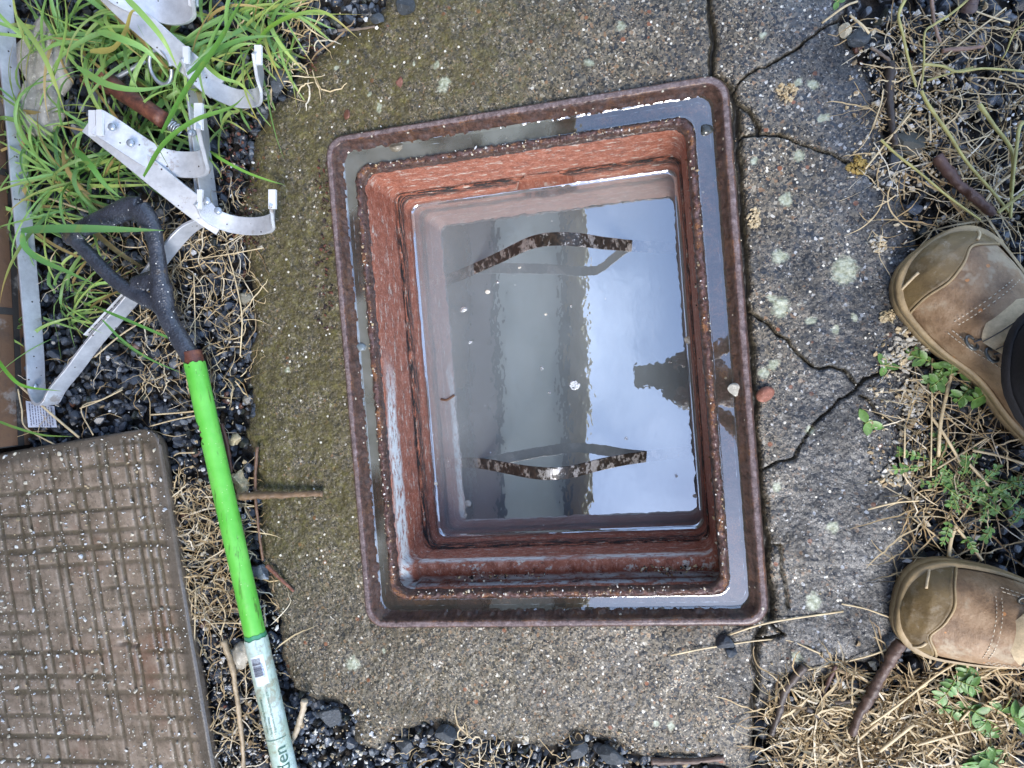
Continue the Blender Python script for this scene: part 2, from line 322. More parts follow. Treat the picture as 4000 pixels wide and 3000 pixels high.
# ================================================================== lofting round the manhole
def ring(L, R, B, T, r, z, n=90, nc=9):
    zs = z if isinstance(z, tuple) else (z, z, z, z); P = []
    # start bottom-left going counter-clockwise: bottom, right, top, left
    cs = [((R-r, -B+r), -90), ((R-r, T-r), 0), ((-L+r, T-r), 90), ((-L+r, -B+r), 180)]
    zside = [zs[2], zs[1], zs[3], zs[0]]; prev = (-L+r, -B)
    for k in range(4):
        (cx, cy), a0 = cs[k]; e = (cx+r*math.cos(math.radians(a0)), cy+r*math.sin(math.radians(a0)))
        for i in range(n): t = i/n; P.append((prev[0]+(e[0]-prev[0])*t, prev[1]+(e[1]-prev[1])*t, zside[k]))
        znext = zside[(k+1) % 4]
        for i in range(nc):
            t = i/nc; a = math.radians(a0+90*t); P.append((cx+r*math.cos(a), cy+r*math.sin(a), zside[k]*(1-t)+znext*t))
        a = math.radians(a0+90); prev = (cx+r*math.cos(a), cy+r*math.sin(a))
    return np.array(P)
def loft(rings, amp=None, seed=0, sc=120, close=True):
    k = len(rings[0]); V = np.concatenate(rings); F = []; uv = []
    d = np.r_[0, np.cumsum(np.linalg.norm(np.diff(rings[0], axis=0), axis=1))]; v = 0
    for i, r in enumerate(rings):
        if i: v += np.linalg.norm((rings[i]-rings[i-1])[:, :].mean(0)) if False else np.median(np.linalg.norm(rings[i]-rings[i-1], axis=1))
        uv.append(np.c_[d, np.full(k, v)])
    if amp is not None:
        for i in range(len(rings)):
            a = amp[i] if isinstance(amp, (list, tuple)) else amp; s = slice(i*k, (i+1)*k); Q = V[s].copy()
            V[s, 0] += fbm(Q, sc, 3, seed)*a; V[s, 1] += fbm(Q, sc, 3, seed+5)*a; V[s, 2] += fbm(Q, sc, 3, seed+9)*a*.7
    I = np.arange(k); J = (I+1) % k; F = np.concatenate([np.c_[i*k+I, i*k+J, (i+1)*k+J, (i+1)*k+I] for i in range(len(rings)-1)])
    return V, F, np.concatenate(uv)
fo = empty('iron_surround', l2w(0, 0, -.03), 'rusty rectangular iron surround with raised lip and water-filled channel round the open hole', 'manhole frame', rz=FT)
def off(V, o): V = np.array(V); V[:, 2] -= o.location.z; return V
def rr(i, r, z): return ring(.2835-i, .2835-i, .362-i, .362-i, r, z, 260, 14)
def rb(i, r, z): return ring(.2465-i, .2385-i, .3245-i, .3185-i, r, z, 260, 14)
V, F, uv = loft([rr(.003, .03, -.05), rr(0, .03, -.004), rr(0, .03, .006), rr(.0015, .029, .0095), rr(.004, .027, .011), rr(.009, .024, .0112), rr(.0120, .022, .009), rr(.0135, .021, .004), rr(.017, .019, -.001), rr(.0205, .018, -.0055), rr(.0235, .017, -.010), rr(.0255, .016, -.013)], [0, .0006, .0006, .0005, .0005, .0006, .0016, .0024, .0030, .0030, .0024, .001], 3, 170)
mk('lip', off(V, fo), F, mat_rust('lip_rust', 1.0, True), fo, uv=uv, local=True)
V, F, uv = loft([rr(.0255, .016, -.013), rb(0, .020, -.013)], .0008, 4)
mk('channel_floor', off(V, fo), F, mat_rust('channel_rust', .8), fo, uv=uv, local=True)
V, F, uv = loft([rb(0, .022, -.013), rb(.0006, .022, -.008), rb(.0015, .022, -.003), rb(.003, .021, .0), rb(.0065, .020, .0015), rb(.0095, .020, .0005), rb(.0115, .019, -.002), rb(.0125, .019, -.008), rb(.0125, .019, -.014), rb(.006, .019, -.016)], [.001, .0034, .0042, .0040, .0036, .0038, .0038, .0028, .0016, 0], 7, 210)
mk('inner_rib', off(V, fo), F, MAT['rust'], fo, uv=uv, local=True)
pud = None
V, F, uv = loft([rr(.0195, .018, -.0042), rr(.0212, .018, -.0055), rr(.0225, .018, -.0060), rr(.0230, .018, -.0060), rb(-.0020, .021, -.0060), rb(-.0012, .021, -.0060), rb(.0003, .021, -.0055), rb(.0015, .021, -.0042)], [.001, .0012, 0, 0, 0, 0, .0012, .001], 11)
Vw = np.array([l2w(*q) for q in V]); pud = mk('puddle', Vw, F, MAT['puddle']); tag(pud, kind='structure')
# chamber of red painted clay under the frame
ch = empty('inspection_chamber', l2w(0, 0, -.46), 'square chamber of red-brown streaked walls flooded with murky water', 'inspection chamber', rz=FT)
def rc(i, z, r=.016): return ring(.2325-i, .2265-i, .284-i, .3065-i, r, z, 150)
rings = [ring(.246, .240, .322, .318, .02, (-.0135, -.0135, -.0135, -.0135), 150), ring(.246, .240, .322, .318, .02, (-.014, -.05, -.075, -.014), 150), ring(.236, .232, .311, .309, .02, (-.0125, -.040, -.064, -.0125), 150), ring(.2345, .2295, .307, .308, .02, (-.012, -.036, -.056, -.012), 150), ring(.2340, .2285, .302, .3075, .02, (-.0125, -.034, -.0505, -.0125), 150), ring(.2335, .2275, .295, .307, .019, (-.014, -.035, -.0485, -.014), 150), ring(.233, .2268, .288, .3067, .018, (-.017, -.037, -.0505, -.017), 150), ring(.2327, .2265, .2846, .3066, .017, (-.022, -.041, -.056, -.022), 150)]
for t in np.linspace(0.1, 1, 16):
    rings.append(ring(.2325, .2265, .284, .3065, .016, tuple(a+(-.128-a)*float(t) for a in (-.022, -.041, -.056, -.022)), 150))
rings += [rc(-.0015, -.131), rc(-.0022, -.134), rc(.0008, -.137), rc(.0022, -.140)]
for z in np.linspace(-.145, -.30, 26): rings.append(rc(.0025, float(z)))
V, F, uv = loft(rings, [.0012]*7+[.0008]*(len(rings)-7), 21, 60)
nx_, ny_ = loc2(2112, 668, -.14)
a = (V[:, 1] > .28) & (np.abs(V[:, 0]-nx_) < .047) & (V[:, 2] < -.122) & (V[:, 2] > -.19)
arc = -.127-.035*(np.abs(V[:, 0]-nx_)/.046)**2.2; inn = a & (V[:, 2] < arc); V[inn, 1] += .011
Fk = F
mk('riser_wall', off(V, ch), Fk, MAT['clay'], ch, uv=uv, local=True)
m = NT('silt'); p = m.pos(); silt = m.done(m.bsdf(m.ramp(m.noise(p, 20, 5, .6), [(.3, (.10, .105, .10)), (.7, (.22, .225, .20))]), .9))
V, F, uv = loft([rc(.0035, -.30), rc(.006, -.312), rc(.03, -.33), rc(.05, -.45)], .002, 22, 30)
n = len(V); k = n//4; V = np.vstack([V, [0, 0, -.46]]); F2 = F.tolist()+[(n-k+i, n-k+(i+1) % k, n) for i in range(k)]
mk('benching', off(V, ch), F2, silt, ch, local=True)
# the murky water
rw = [rc(-.004, -.1972), rc(-.0005, -.1972), rc(.0020, -.1975), rc(.0033, -.1990), rc(.0050, -.1998), rc(.0075, -.2002), rc(.0085, -.2002), rc(.0105, -.2002)]
V, F, uv = loft(rw, [0, .0006, .0006, .0004, .0002, 0, 0, 0], 31); V[-3*len(rw[0]):, 2] = -.2002
k = len(rw[0]); n0 = len(rw)*k; bot = rc(-.004, -.455); V = np.vstack([V, bot]); V = np.array([l2w(*q) for q in V])
F2 = F.tolist()+[tuple(range((len(rw)-1)*k, len(rw)*k)), tuple(range(n0+k-1, n0-1, -1))]+[(n0+i, n0+(i+1) % k, (i+1) % k, i) for i in range(k)]
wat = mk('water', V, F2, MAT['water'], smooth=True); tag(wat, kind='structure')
# ================================================================== ground and slab
GZ = -.030
hx = [l2w(*q, GZ) for q in ((-.27, -.35), (.27, -.35), (.27, .35), (-.27, .35))]
ox = [(-30, -30), (30, -30), (30, 30), (-30, 30)]
V = [*hx]+[np.array([a, b, GZ]) for a, b in ox]; gr = mk('ground', V, [(i, (i+1) % 4, 4+(i+1) % 4, 4+i)[::-1] for i in range(4)], MAT['soil'], smooth=False); tag(gr, kind='structure')
SLAB = [(1560, -60), (1450, 60), (1380, 110), (1310, 150), (1230, 210), (1160, 270), (1130, 350), (1040, 440), (985, 560), (960, 700), (930, 800), (925, 900), (955, 1010), (975, 1120), (970, 1250), (990, 1330), (960, 1450), (972, 1560), (960, 1690), (985, 1800), (985, 1930), (1005, 2060), (1010, 2200), (1050, 2330), (1085, 2440), (1100, 2560), (1140, 2680), (1210, 2725), (1300, 2750), (1365, 2790), (1380, 2900), (1470, 2950), (1520, 2890), (1600, 2850), (1690, 2825), (1760, 2870), (1850, 2895), (2050, 2915), (2190, 2920), (2270, 2875), (2400, 2905), (2500, 2965), (2650, 2975), (2800, 3010), (2940, 3040), (2950, 2900), (2985, 2790), (3060, 2710), (3150, 2690), (3260, 2630), (3420, 2590), (3560, 2500), (3600, 2330), (3590, 2180), (3570, 2050), (3540, 1930), (3520, 1800), (3540, 1690), (3540, 1560), (3570, 1440), (3620, 1330), (3600, 1200), (3610, 1050), (3570, 900), (3540, 820), (3500, 700), (3480, 600), (3460, 480), (3430, 350), (3380, 270), (3310, 170), (3290, 60), (3340, -60)]
CRK = [([(2770, -40), (2778, 60), (2790, 130), (2783, 210), (2778, 290), (2800, 310)], .0034), ([(2795, 300), (2850, 345), (2872, 420), (2880, 560), (2893, 800), (2908, 1050), (2928, 1320), (2950, 1650), (2968, 1900), (2990, 2150), (3004, 2330), (3008, 2410)], .0048),
 ([(2865, 352), (2924, 281), (2990, 260), (3044, 232), (3093, 200), (3200, 110), (3290, 70)], .0011), ([(2876, 398), (2924, 433), (2962, 498), (2962, 525)], .0022), ([(2876, 544), (2908, 528), (2995, 523), (3044, 525), (3103, 552), (3200, 585), (3260, 600), (3300, 630), (3350, 650), (3420, 710), (3490, 760)], .0015),
 ([(2923, 1220), (2991, 1259), (3039, 1302), (3082, 1322), (3087, 1355), (3145, 1404), (3188, 1437), (3240, 1432), (3290, 1445), (3330, 1490), (3355, 1507)], .0013), ([(3355, 1507), (3380, 1480), (3450, 1458), (3530, 1435)], .0014),
 ([(3355, 1507), (3330, 1525), (3270, 1575), (3220, 1620), (3155, 1690), (3110, 1760), (3100, 1790), (3040, 1800), (2965, 1842)], .0011), ([(3360, 1545), (3390, 1555), (3430, 1610), (3500, 1655), (3530, 1700)], .0010),
 ([(2985, 2130), (3040, 2130), (3060, 2250), (3080, 2380)], .0010), ([(2975, 2455), (2950, 2520), (2943, 2600), (2957, 2640), (2943, 2720), (2948, 2800), (2955, 2860), (2950, 2960)], .0032), ([(3010, 2440), (3060, 2480), (2970, 2500)], .0012)]
poly = [tuple(at(*p)[:2]) for p in SLAB]; pa = np.array(poly); st = .0021
gx = np.arange(pa[:, 0].min()-.03, pa[:, 0].max()+.03, st); gy = np.arange(pa[:, 1].min()-.03, pa[:, 1].max()+.03, st)
X, Y = np.meshgrid(gx, gy); P = np.c_[X.ravel(), Y.ravel()]; nx, ny = len(gx), len(gy)
e = segdist(P, poly, True); ins = inpoly(P, poly); sdist = np.where(ins, e, -e)+fbm(P, 38, 4, 2)*.009+fbm(P, 160, 2, 5)*.002
z = fbm(P, 10, 5, 8)*.0035+fbm(P, 90, 3, 12)*.0014+fbm(P, 330, 2, 31)*.0009
z -= np.clip((.030-sdist)/.030, 0, 1)**2*.008
z = np.where(sdist < 0, z-np.clip(-sdist*3.2, 0, .032), z)
ck = np.zeros(len(P)); wob = np.c_[fbm(P, 55, 3, 40), fbm(P, 55, 3, 44)]*.004
for line, w in CRK:
    d = segdist(P+wob, [at(*q) for q in line]); w2 = w*(.75+.5*(fbm(P, 30, 2, 60)+.5)); c = np.exp(-(d/np.maximum(w2, .0011))**2); ck = np.maximum(ck, c)
z -= ck*.014
LI = [(3300, 1055, 75), (3050, 1005, 42), (3050, 1200, 55), (3015, 1170, 24), (3160, 1245, 26), (3262, 1292, 26), (3020, 1430, 30), (2985, 1462, 34), (3125, 314, 26), (3180, 330, 28), (3120, 612, 26), (2941, 634, 20), (3071, 786, 36), (3250, 2065, 36), (3180, 2350, 46), (3115, 2560, 30), (3270, 2600, 26), (1363, 233, 15), (1314, 265, 15), (1444, 368, 14), (1699, 254, 20), (1618, 249, 14), (1730, 330, 40), (1370, 2590, 46), (2620, 2840, 22), (2560, 2830, 18), (1500, 2545, 16), (3220, 461, 24), (2300, 240, 26), (2980, 140, 22), (1480, 420, 24), (2420, 100, 30), (1120, 1450, 18), (3040, 1900, 30), (3330, 1240, 20), (3160, 1680, 26)]
lic = np.zeros(len(P))
for a_, b_, r_ in LI:
    c_ = at(a_, b_)[:2]; lic = np.maximum(lic, 1-np.hypot(*(P+wob*1.5-c_).T)/(r_*1.25/2750))
D = P-FC; lx, ly = D@EX, D@EY; qd = np.maximum(np.abs(lx)-.2835, np.abs(ly)-.362)
z -= np.exp(-np.clip(qd, 0, 1)/.004)*.0022*(.4+np.clip(fbm(P, 40, 3, 70), 0, 1)*4)     # worn hollow against the iron
keep = (sdist > -.012) & ~((np.abs(lx) < .272) & (np.abs(ly) < .350)); K2 = keep.reshape(ny, nx)
idx = np.arange(nx*ny).reshape(ny, nx); q = K2[:-1, :-1] & K2[1:, :-1] & K2[:-1, 1:] & K2[1:, 1:]
F = np.stack([idx[:-1, :-1][q], idx[:-1, 1:][q], idx[1:, 1:][q], idx[1:, :-1][q]], 1); used = np.unique(F); mp_ = -np.ones(nx*ny, int); mp_[used] = np.arange(len(used))
SLABF = (gx, gy, z.reshape(ny, nx), K2)
V = np.c_[P, z][used]; edge = np.clip(1-sdist/.012, 0, 1)[used]
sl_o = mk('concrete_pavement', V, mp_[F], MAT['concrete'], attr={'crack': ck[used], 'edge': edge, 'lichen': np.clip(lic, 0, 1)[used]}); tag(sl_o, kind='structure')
def slabz(x, y):
    i = int((x-gx[0])/st); j = int((y-gy[0])/st)
    return float(SLABF[2][j, i]) if 0 <= i < nx and 0 <= j < ny and K2[j, i] else -.012
def sdist_at(Q):                                             # >0 on the slab
    e = segdist(Q, poly, True); return np.where(inpoly(Q, poly), e, -e)
# ================================================================== gravel, straw, crumbs (uncountable)
def ico(sub):
    bm = bmesh.new(); bmesh.ops.create_icosphere(bm, subdivisions=sub, radius=1); V = np.array([v.co[:] for v in bm.verts]); F = np.array([[v.index for v in f.verts] for f in bm.faces]); bm.free(); return V, F
IV, IF = ico(2)
def chip(seed, nplane=9, IVx=None):                          # angular crushed stone: a ball cut by random planes
    r = np.random.default_rng(seed); V = (IV if IVx is None else IVx).copy()
    for _ in range(nplane):
        n = r.normal(size=3); n /= np.linalg.norm(n); d = r.uniform(.45, .8); s = V@n-d; V -= np.clip(s, 0, None)[:, None]*n
    return V/np.abs(V).max()
CHIPS = [chip(100+i, 10) for i in range(14)]
def rotm(n, r=rng):
    q = r.normal(size=(n, 4)); q /= np.linalg.norm(q, axis=1)[:, None]; w, x, y, z = q.T
    return np.stack([1-2*(y*y+z*z), 2*(x*y-z*w), 2*(x*z+y*w), 2*(x*y+z*w), 1-2*(x*x+z*z), 2*(y*z-x*w), 2*(x*z-y*w), 2*(y*z+x*w), 1-2*(x*x+y*y)], 1).reshape(n, 3, 3)
def scatter(Pts, size, shapes, F, flat=.75):
    n = len(Pts); R = rotm(n); sc = size[:, None]*np.c_[np.ones(n), rng.uniform(.65, 1, n), rng.uniform(flat-.2, flat, n)]
    ki = rng.integers(0, len(shapes), n); Vs, Fs, rn = [], [], []; off_ = 0; nv = len(shapes[0])
    B = np.stack(shapes)[ki]*sc[:, None, :]; V = np.einsum('nij,nkj->nki', R, B)+Pts[:, None, :]
    Fa = (F[None]+(np.arange(n)*nv)[:, None, None]).reshape(-1, F.shape[1])
    return V.reshape(-1, 3), Fa, nv
def band(n, x0, x1, y0, y1): return np.c_[rng.uniform(x0, x1, n), rng.uniform(y0, y1, n)]
HOUSE_X = None
wa, wb = at(10, 0), at(84, 1750); WD = (wa-wb)[:2]/np.linalg.norm((wa-wb)[:2]); WN = np.array([WD[1], -WD[0]])   # wall foot line, WN points to the garden
if WN[0] < 0: WN = -WN
def wall_d(Q): return (Q-wb[:2])@WN
def jitter_grid(x0, x1, y0, y1, s):
    X, Y = np.meshgrid(np.arange(x0, x1, s), np.arange(y0, y1, s)); Q = np.c_[X.ravel(), Y.ravel()]; return Q+rng.uniform(-s*.5, s*.5, Q.shape)
Q = jitter_grid(-1.16, .78, -.86, .80, .0135); sd_ = sdist_at(Q); Q = Q[(sd_ < .004) & ((wall_d(Q) > .005) | ((Q-wb[:2])@WD < -.01))]; n1 = len(Q)
Q2 = Q[rng.random(n1) < .8]+rng.uniform(-.006, .006, (int(0), 2)) if False else Q[rng.random(n1) < .75]
z1 = np.full(n1, -.022)+rng.uniform(-.004, .004, n1); z2 = np.full(len(Q2), -.012)+rng.uniform(-.004, .004, len(Q2))
Pts = np.r_[np.c_[Q, z1], np.c_[Q2+rng.uniform(-.006, .006, Q2.shape), z2]]
size = rng.choice([.0058, .0076, .0096, .0125], len(Pts), p=[.28, .38, .25, .09])*rng.uniform(.85, 1.15, len(Pts))
V, F, nv = scatter(Pts, size, CHIPS, IF); n = len(Pts)
pal = np.array([(.028, .034, .046), (.050, .060, .078), (.080, .094, .118), (.12, .136, .16), (.025, .025, .024), (.11, .12, .13), (.12, .055, .035), (.03, .036, .03)])
ci = rng.choice(len(pal), n, p=[.28, .26, .17, .10, .09, .04, .012, .048]); col = np.repeat(pal[ci]*rng.uniform(.8, 1.2, (n, 1)), nv, 0)
m = NT('wet_gravel'); p = m.pos(); c = m.attr('col', 'Color'); n2 = m.noise(p, 260, 4, .7)
c = m.mix(m.math('MULTIPLY', m.step(n2, .54, .70), .5), c, (.15, .15, .15)); c = m.mix(m.math('MULTIPLY', m.step(m.noise(p, 60, 3, .6), .56, .7), .25), c, (.05, .04, .03))
MAT['gravel'] = m.done(m.bsdf(c, m.math('MULTIPLY_ADD', n2, .45, .16), 0, m.bump(n2, .0012, .6), Coat_Weight=.2, Coat_Roughness=.15))
gv = mk('gravel', V, F, MAT['gravel'], smooth=False, col=col); tag(gv, kind='stuff')
# --- crumbs: pale flakes, grit
def flake(seed):
    r = np.random.default_rng(seed); V, F = ico(1); V = V*(1+.45*r.normal(size=(len(V), 1))*.6); V[:, 2] *= .55; return V/np.abs(V).max(), F
FL = [flake(300+i) for i in range(10)]; FLV = [f[0] for f in FL]; FLF = FL[0][1]
def pxz(n, boxes):                                           # random photo-space boxes with weights -> points
    out = []
    for (x0, y0, x1, y1, k) in boxes:
        out += [(rng.uniform(x0, x1), rng.uniform(y0, y1)) for _ in range(int(k))]
    return out
LIDP = [(0, 1753), (547, 1670), (600, 1682), (629, 1717), (646, 1829), (676, 2011), (705, 2259), (746, 2376), (776, 2647), (823, 2846), (840, 3060), (0, 3060)]
def surf_z(x, y, r=.0):
    q = np.array([[x, y]]); s = sdist_at(q)[0]
    return slabz(x, y) if s > 0 else -.004
boxes = [(650, 1800, 1010, 2350, 380), (700, 2350, 1100, 3000, 1100), (1020, 2750, 1500, 3000, 260), (1500, 2850, 2800, 3000, 330), (700, 1500, 980, 1900, 40), (850, 600, 1000, 1000, 60),
         (560, 900, 960, 1500, 150), (100, 1300, 900, 1700, 70), (3300, 50, 3800, 700, 620), (3400, 250, 3700, 750, 420), (3480, 650, 4000, 1000, 220), (3380, 1300, 3620, 1900, 420), (3500, 1700, 3900, 2200, 220), (3700, 300, 4000, 700, 160), (3000, 2600, 4000, 3000, 130), (2950, 2450, 3500, 2750, 90), (3800, 0, 4000, 900, 50), (1000, 0, 1500, 200, 40), (1300, 1000, 1400, 2200, 0)]
pts = pxz(0, boxes); Pw = []
for a in pts:
    w_ = at(a[0], a[1], -.005); Pw.append((w_[0], w_[1], surf_z(w_[0], w_[1])+.002))
Pw = np.array(Pw); sz = rng.choice([.0012, .002, .0032, .0048], len(Pw), p=[.4, .33, .2, .07])*rng.uniform(.8, 1.2, len(Pw))
V, F, nv = scatter(Pw, sz, FLV, FLF, .9); cp = np.array([(.62, .55, .42), (.72, .68, .60), (.50, .38, .22), (.36, .26, .15), (.70, .70, .70)])
col = np.repeat(cp[rng.integers(0, 5, len(Pw))]*rng.uniform(.75, 1.05, (len(Pw), 1)), nv, 0)
m = NT('pale_crumbs'); p = m.pos(); c = m.mix(m.math('MULTIPLY', m.step(m.noise(p, 400, 3, .7), .5, .7), .45), m.attr('col', 'Color'), (.16, .12, .08)); MAT['crumb'] = m.done(m.bsdf(c, .75, 0, m.bump(m.noise(p, 500, 3, .6), .0008, .8)))
tag(mk('crumbs', V, F, MAT['crumb'], smooth=False, col=col), kind='stuff')
# --- fine white grit everywhere (on slab, metal, shaft)
n = 1500; gp = pxz(0, [(930, 0, 3500, 3000, 850)]); Pw = []
for a in gp:
    w_ = at(a[0], a[1], 0.0); q_ = loc2(a[0], a[1], 0)
    if abs(q_[0]) < .284 and abs(q_[1]) < .363: continue
    if sdist_at(np.array([w_[:2]]))[0] < .004: continue
    Pw.append((w_[0], w_[1], slabz(w_[0], w_[1])+.0004))
Pw = np.array(Pw); sz = rng.choice([.0005, .0008, .0013, .002], len(Pw), p=[.45, .35, .16, .04])
V, F, nv = scatter(Pw, sz, FLV, FLF, .9); col = np.repeat(cp[rng.choice(5, len(Pw), p=[.25, .35, .1, .05, .25])], nv, 0)
tag(mk('grit', V, F, MAT['crumb'], smooth=False, col=col), kind='stuff')
# --- ribbons (straw, grass)
def ribbon(P, w, tw=0.0, fold=0.0, side=None):               # P (n,3) path, w widths (n) -> V, F ; fold = V-section depth
    P = np.asarray(P, float); n = len(P); T = np.gradient(P, axis=0); T /= np.linalg.norm(T, axis=1)[:, None]+1e-9
    up = np.array([0, 0, 1.0]) if side is None else np.asarray(side, float)
    X = np.cross(T, up); X /= np.linalg.norm(X, axis=1)[:, None]+1e-9; N = np.cross(X, T); a = np.broadcast_to(tw, (n,)); X2 = X*np.cos(a)[:, None]+N*np.sin(a)[:, None]; N2 = np.cross(X2, T)
    w = np.broadcast_to(w, (n,))[:, None]; V = np.stack([P-X2*w/2, P-N2*w*fold, P+X2*w/2], 1).reshape(-1, 3); F = []
    for i in range(n-1):
        for j in (0, 1): F.append((3*i+j, 3*i+j+1, 3*i+4+j, 3*i+3+j))
    return V, np.array(F)
def curl(c, L, z, wig, r=rng):                               # a curly dead blade lying on the ground
    n = 12; a = r.uniform(0, 2*math.pi); k = r.normal()*wig*(.5 if r.random() < .6 else 1.1); p = np.array([c[0], c[1], z]); P = [p.copy()]
    for i in range(n-1):
        a += k/n+(r.normal()*.75 if r.random() < .07 else r.normal()*.035*wig); p = p+np.array([math.cos(a), math.sin(a), 0])*L/n; p[2] = z+abs(math.sin(i*.5+c[0]*900))*.006*r.random()+.001; P.append(p.copy())
    return np.array(P)
sbox = [(660, 1880, 980, 2420, 420, 1.7, .0016, .05), (700, 2300, 1080, 3000, 170, 1.2, .0016, .06), (560, 870, 980, 1500, 300, 1.5, .0014, .055), (250, 850, 700, 1150, 70, 1.5, .0013, .07), (560, 700, 1000, 950, 60, 2, .0012, .05), (100, 1300, 900, 1700, 60, 1.6, .0010, .07), (1000, 0, 1250, 350, 60, 2.4, .0018, .07), (1550, 2880, 2300, 3000, 60, 2.6, .0014, .05),
        (2990, 2720, 4000, 3040, 760, 1.6, .0021, .06), (3250, 2600, 4000, 2800, 190, 1.3, .0018, .06), (3000, 2600, 3300, 2850, 70, 2.8, .0012, .045), (3550, 1650, 4000, 2180, 170, 1.5, .0014, .07), (3500, 1350, 3850, 1700, 80, 1, .0013, .06), (3400, 60, 4000, 900, 330, 1.3, .0011, .06), (3700, 600, 4000, 1000, 60, 1.2, .0016, .09), (3450, 2150, 3700, 2250, 20, 1, .0012, .05)]
parts = []; cols = []
scp = np.array([(.46, .34, .18), (.56, .44, .26), (.36, .25, .12), (.60, .50, .34), (.24, .16, .08), (.66, .58, .44)])
for (x0, y0, x1, y1, k, wig, wd, L) in sbox:
    for _ in range(k):
        c = at(rng.uniform(x0, x1), rng.uniform(y0, y1), 0); z = surf_z(c[0], c[1])+rng.uniform(.001, .011)
        P = curl(c, L*rng.uniform(.5, 1.5), z, wig); w = wd*rng.uniform(.6, 1.6)*np.sin(np.linspace(.35, 2.95, len(P)))**.6
        parts.append(ribbon(P, w, rng.normal()*.7+np.linspace(0, rng.normal()*1.5, len(P)), .15)); cols.append(np.repeat(scp[[rng.choice(6, p=[.26, .28, .14, .14, .10, .08])]]*rng.uniform(.8, 1.15), len(P)*3, 0))
V, F = join(parts)
m = NT('dry_straw'); p = m.pos(); c = m.mix(m.math('MULTIPLY', m.step(m.noise(p, 180, 3, .6), .52, .7), .4), m.attr('col', 'Color'), (.14, .085, .04)); MAT['straw'] = m.done(m.bsdf(c, .6))
tag(mk('dry_straw', V, F, MAT['straw'], smooth=True, col=np.concatenate(cols)), kind='stuff')
# ================================================================== the house whose wall stands along the left side
HD = np.array([WD[0], WD[1]])
def hp(d, s, z): q = wb[:2]+WN*d+HD*s; return (q[0], q[1], z)  # d = distance out from the wall, s along it
house = empty('house', hp(0, 0, -.03), 'brown brick house wall with a pale translucent soffit and tan gutter, along the left edge', 'house')
def hbox(name, d0, d1, s0, s1, z0, z1, mat, n=1, par=None):
    V = [hp(d, s, z) for d in (d0, d1) for s in (s0, s1) for z in (z0, z1)]
    return mk(name, V, [(0, 1, 3, 2), (4, 6, 7, 5), (0, 4, 5, 1), (2, 3, 7, 6), (0, 2, 6, 4), (1, 5, 7, 3)], mat, par or house, smooth=False)
m = NT('brown_brick'); x = m.xyz(m.obj()); cv = m.n('CombineXYZ'); m.put(cv.inputs[0], m.math('ADD', m.math('MULTIPLY', x[1], 1.0), m.math('MULTIPLY', x[0], .05))); m.put(cv.inputs[1], m.math('ADD', x[2], .045))
bt = m.n('TexBrick'); m.put(bt.inputs['Vector'], cv.outputs[0]); bt.inputs['Scale'].default_value = 1; bt.inputs['Brick Width'].default_value = .225; bt.inputs['Row Height'].default_value = .075; bt.inputs['Mortar Size'].default_value = .006
bt.inputs['Color1'].default_value = (.20, .105, .055, 1); bt.inputs['Color2'].default_value = (.12, .07, .045, 1); bt.inputs['Mortar'].default_value = (.05, .045, .04, 1)
n1_ = m.noise(m.obj(), 40, 6, .7); c = m.mix(m.step(n1_, .45, .7), bt.outputs[0], m.mix(.5, bt.outputs[0], (.07, .055, .045))); c = m.mix(m.math('MULTIPLY', m.step(m.noise(m.obj(), 18, 5, .7), .56, .68), .5), c, (.42, .39, .35))
MAT['brick'] = m.done(m.bsdf(c, .85, 0, m.bump(m.math('ADD', m.math('MULTIPLY', bt.outputs['Fac'], -1), m.math('MULTIPLY', n1_, .4)), .005, .9)))
def plain(name, col, rough=.6, metal=0, var=.25, sc=30, bumpd=.0005, **kw):
    m = NT(name); p = m.obj(); n = m.noise(p, sc, 5, .65); lo = tuple(v*(1-var) for v in col); hi = tuple(min(1, v*(1+var)) for v in col)
    return m.done(m.bsdf(m.ramp(n, [(.3, lo), (.7, hi)]), rough, metal, m.bump(m.noise(p, sc*5, 3, .6), bumpd, .6) if bumpd else None, **kw))
SO_Z = 2.5
def sheet_mat(name, col, f):                                # soffit panel made translucent so that its reflection comes out brighter
    m = NT(name); d = m.n('BsdfDiffuse'); t = m.n('BsdfTranslucent'); n = m.noise(m.obj(), 3, 4, .6); c = m.mix(n, tuple(v*.85 for v in col), col); m.put(d.inputs[0], c); m.put(t.inputs[0], c); x = m.n('MixShader'); x.inputs[0].default_value = f; m.put(x.inputs[1], d.outputs[0]); m.put(x.inputs[2], t.outputs[0]); return m.done(x.outputs[0])
def dv(px, py=1500): q = at(px, py, -.4-SO_Z)[:2]; return float((q-wb[:2])@WN)   # where a reflected line hangs, measured out from the wall
d_g1, d_g0, d_s1, d_s0, d_m1, d_m0 = [dv(v) for v in (2292, 2222, 2192, 1958, 1930, 1830)]
hbox('wall', -.25, 0, .004, 3.4, -.2, SO_Z+.1, MAT['brick']); hbox('recessed_wall', -.65, -.45, -3.2, .004, -.2, SO_Z+.1, MAT['brick']); hbox('porch_side', -.45, -.251, -.1, .002, -.2, SO_Z+.1, MAT['brick'])
hbox('porch_soffit', -.45, -.001, -3.2, 0, SO_Z+.03, SO_Z+.05, plain('porch_board', (.5, .5, .47), .6))
hbox('translucent_soffit', d_s0, d_s1, -3.2, 3.4, SO_Z, SO_Z+.02, sheet_mat('translucent_soffit_pale', (.62, .66, .64), .55))
hbox('translucent_soffit', d_m0, d_m1, -3.2, 3.4, SO_Z+.002, SO_Z+.022, sheet_mat('translucent_soffit_mauve', (.48, .42, .42), .38))
hbox('translucent_soffit_trim', .0, d_m0, -3.2, 3.4, SO_Z-.012, SO_Z+.02, sheet_mat('translucent_soffit_trim', (.7, .72, .72), .4))
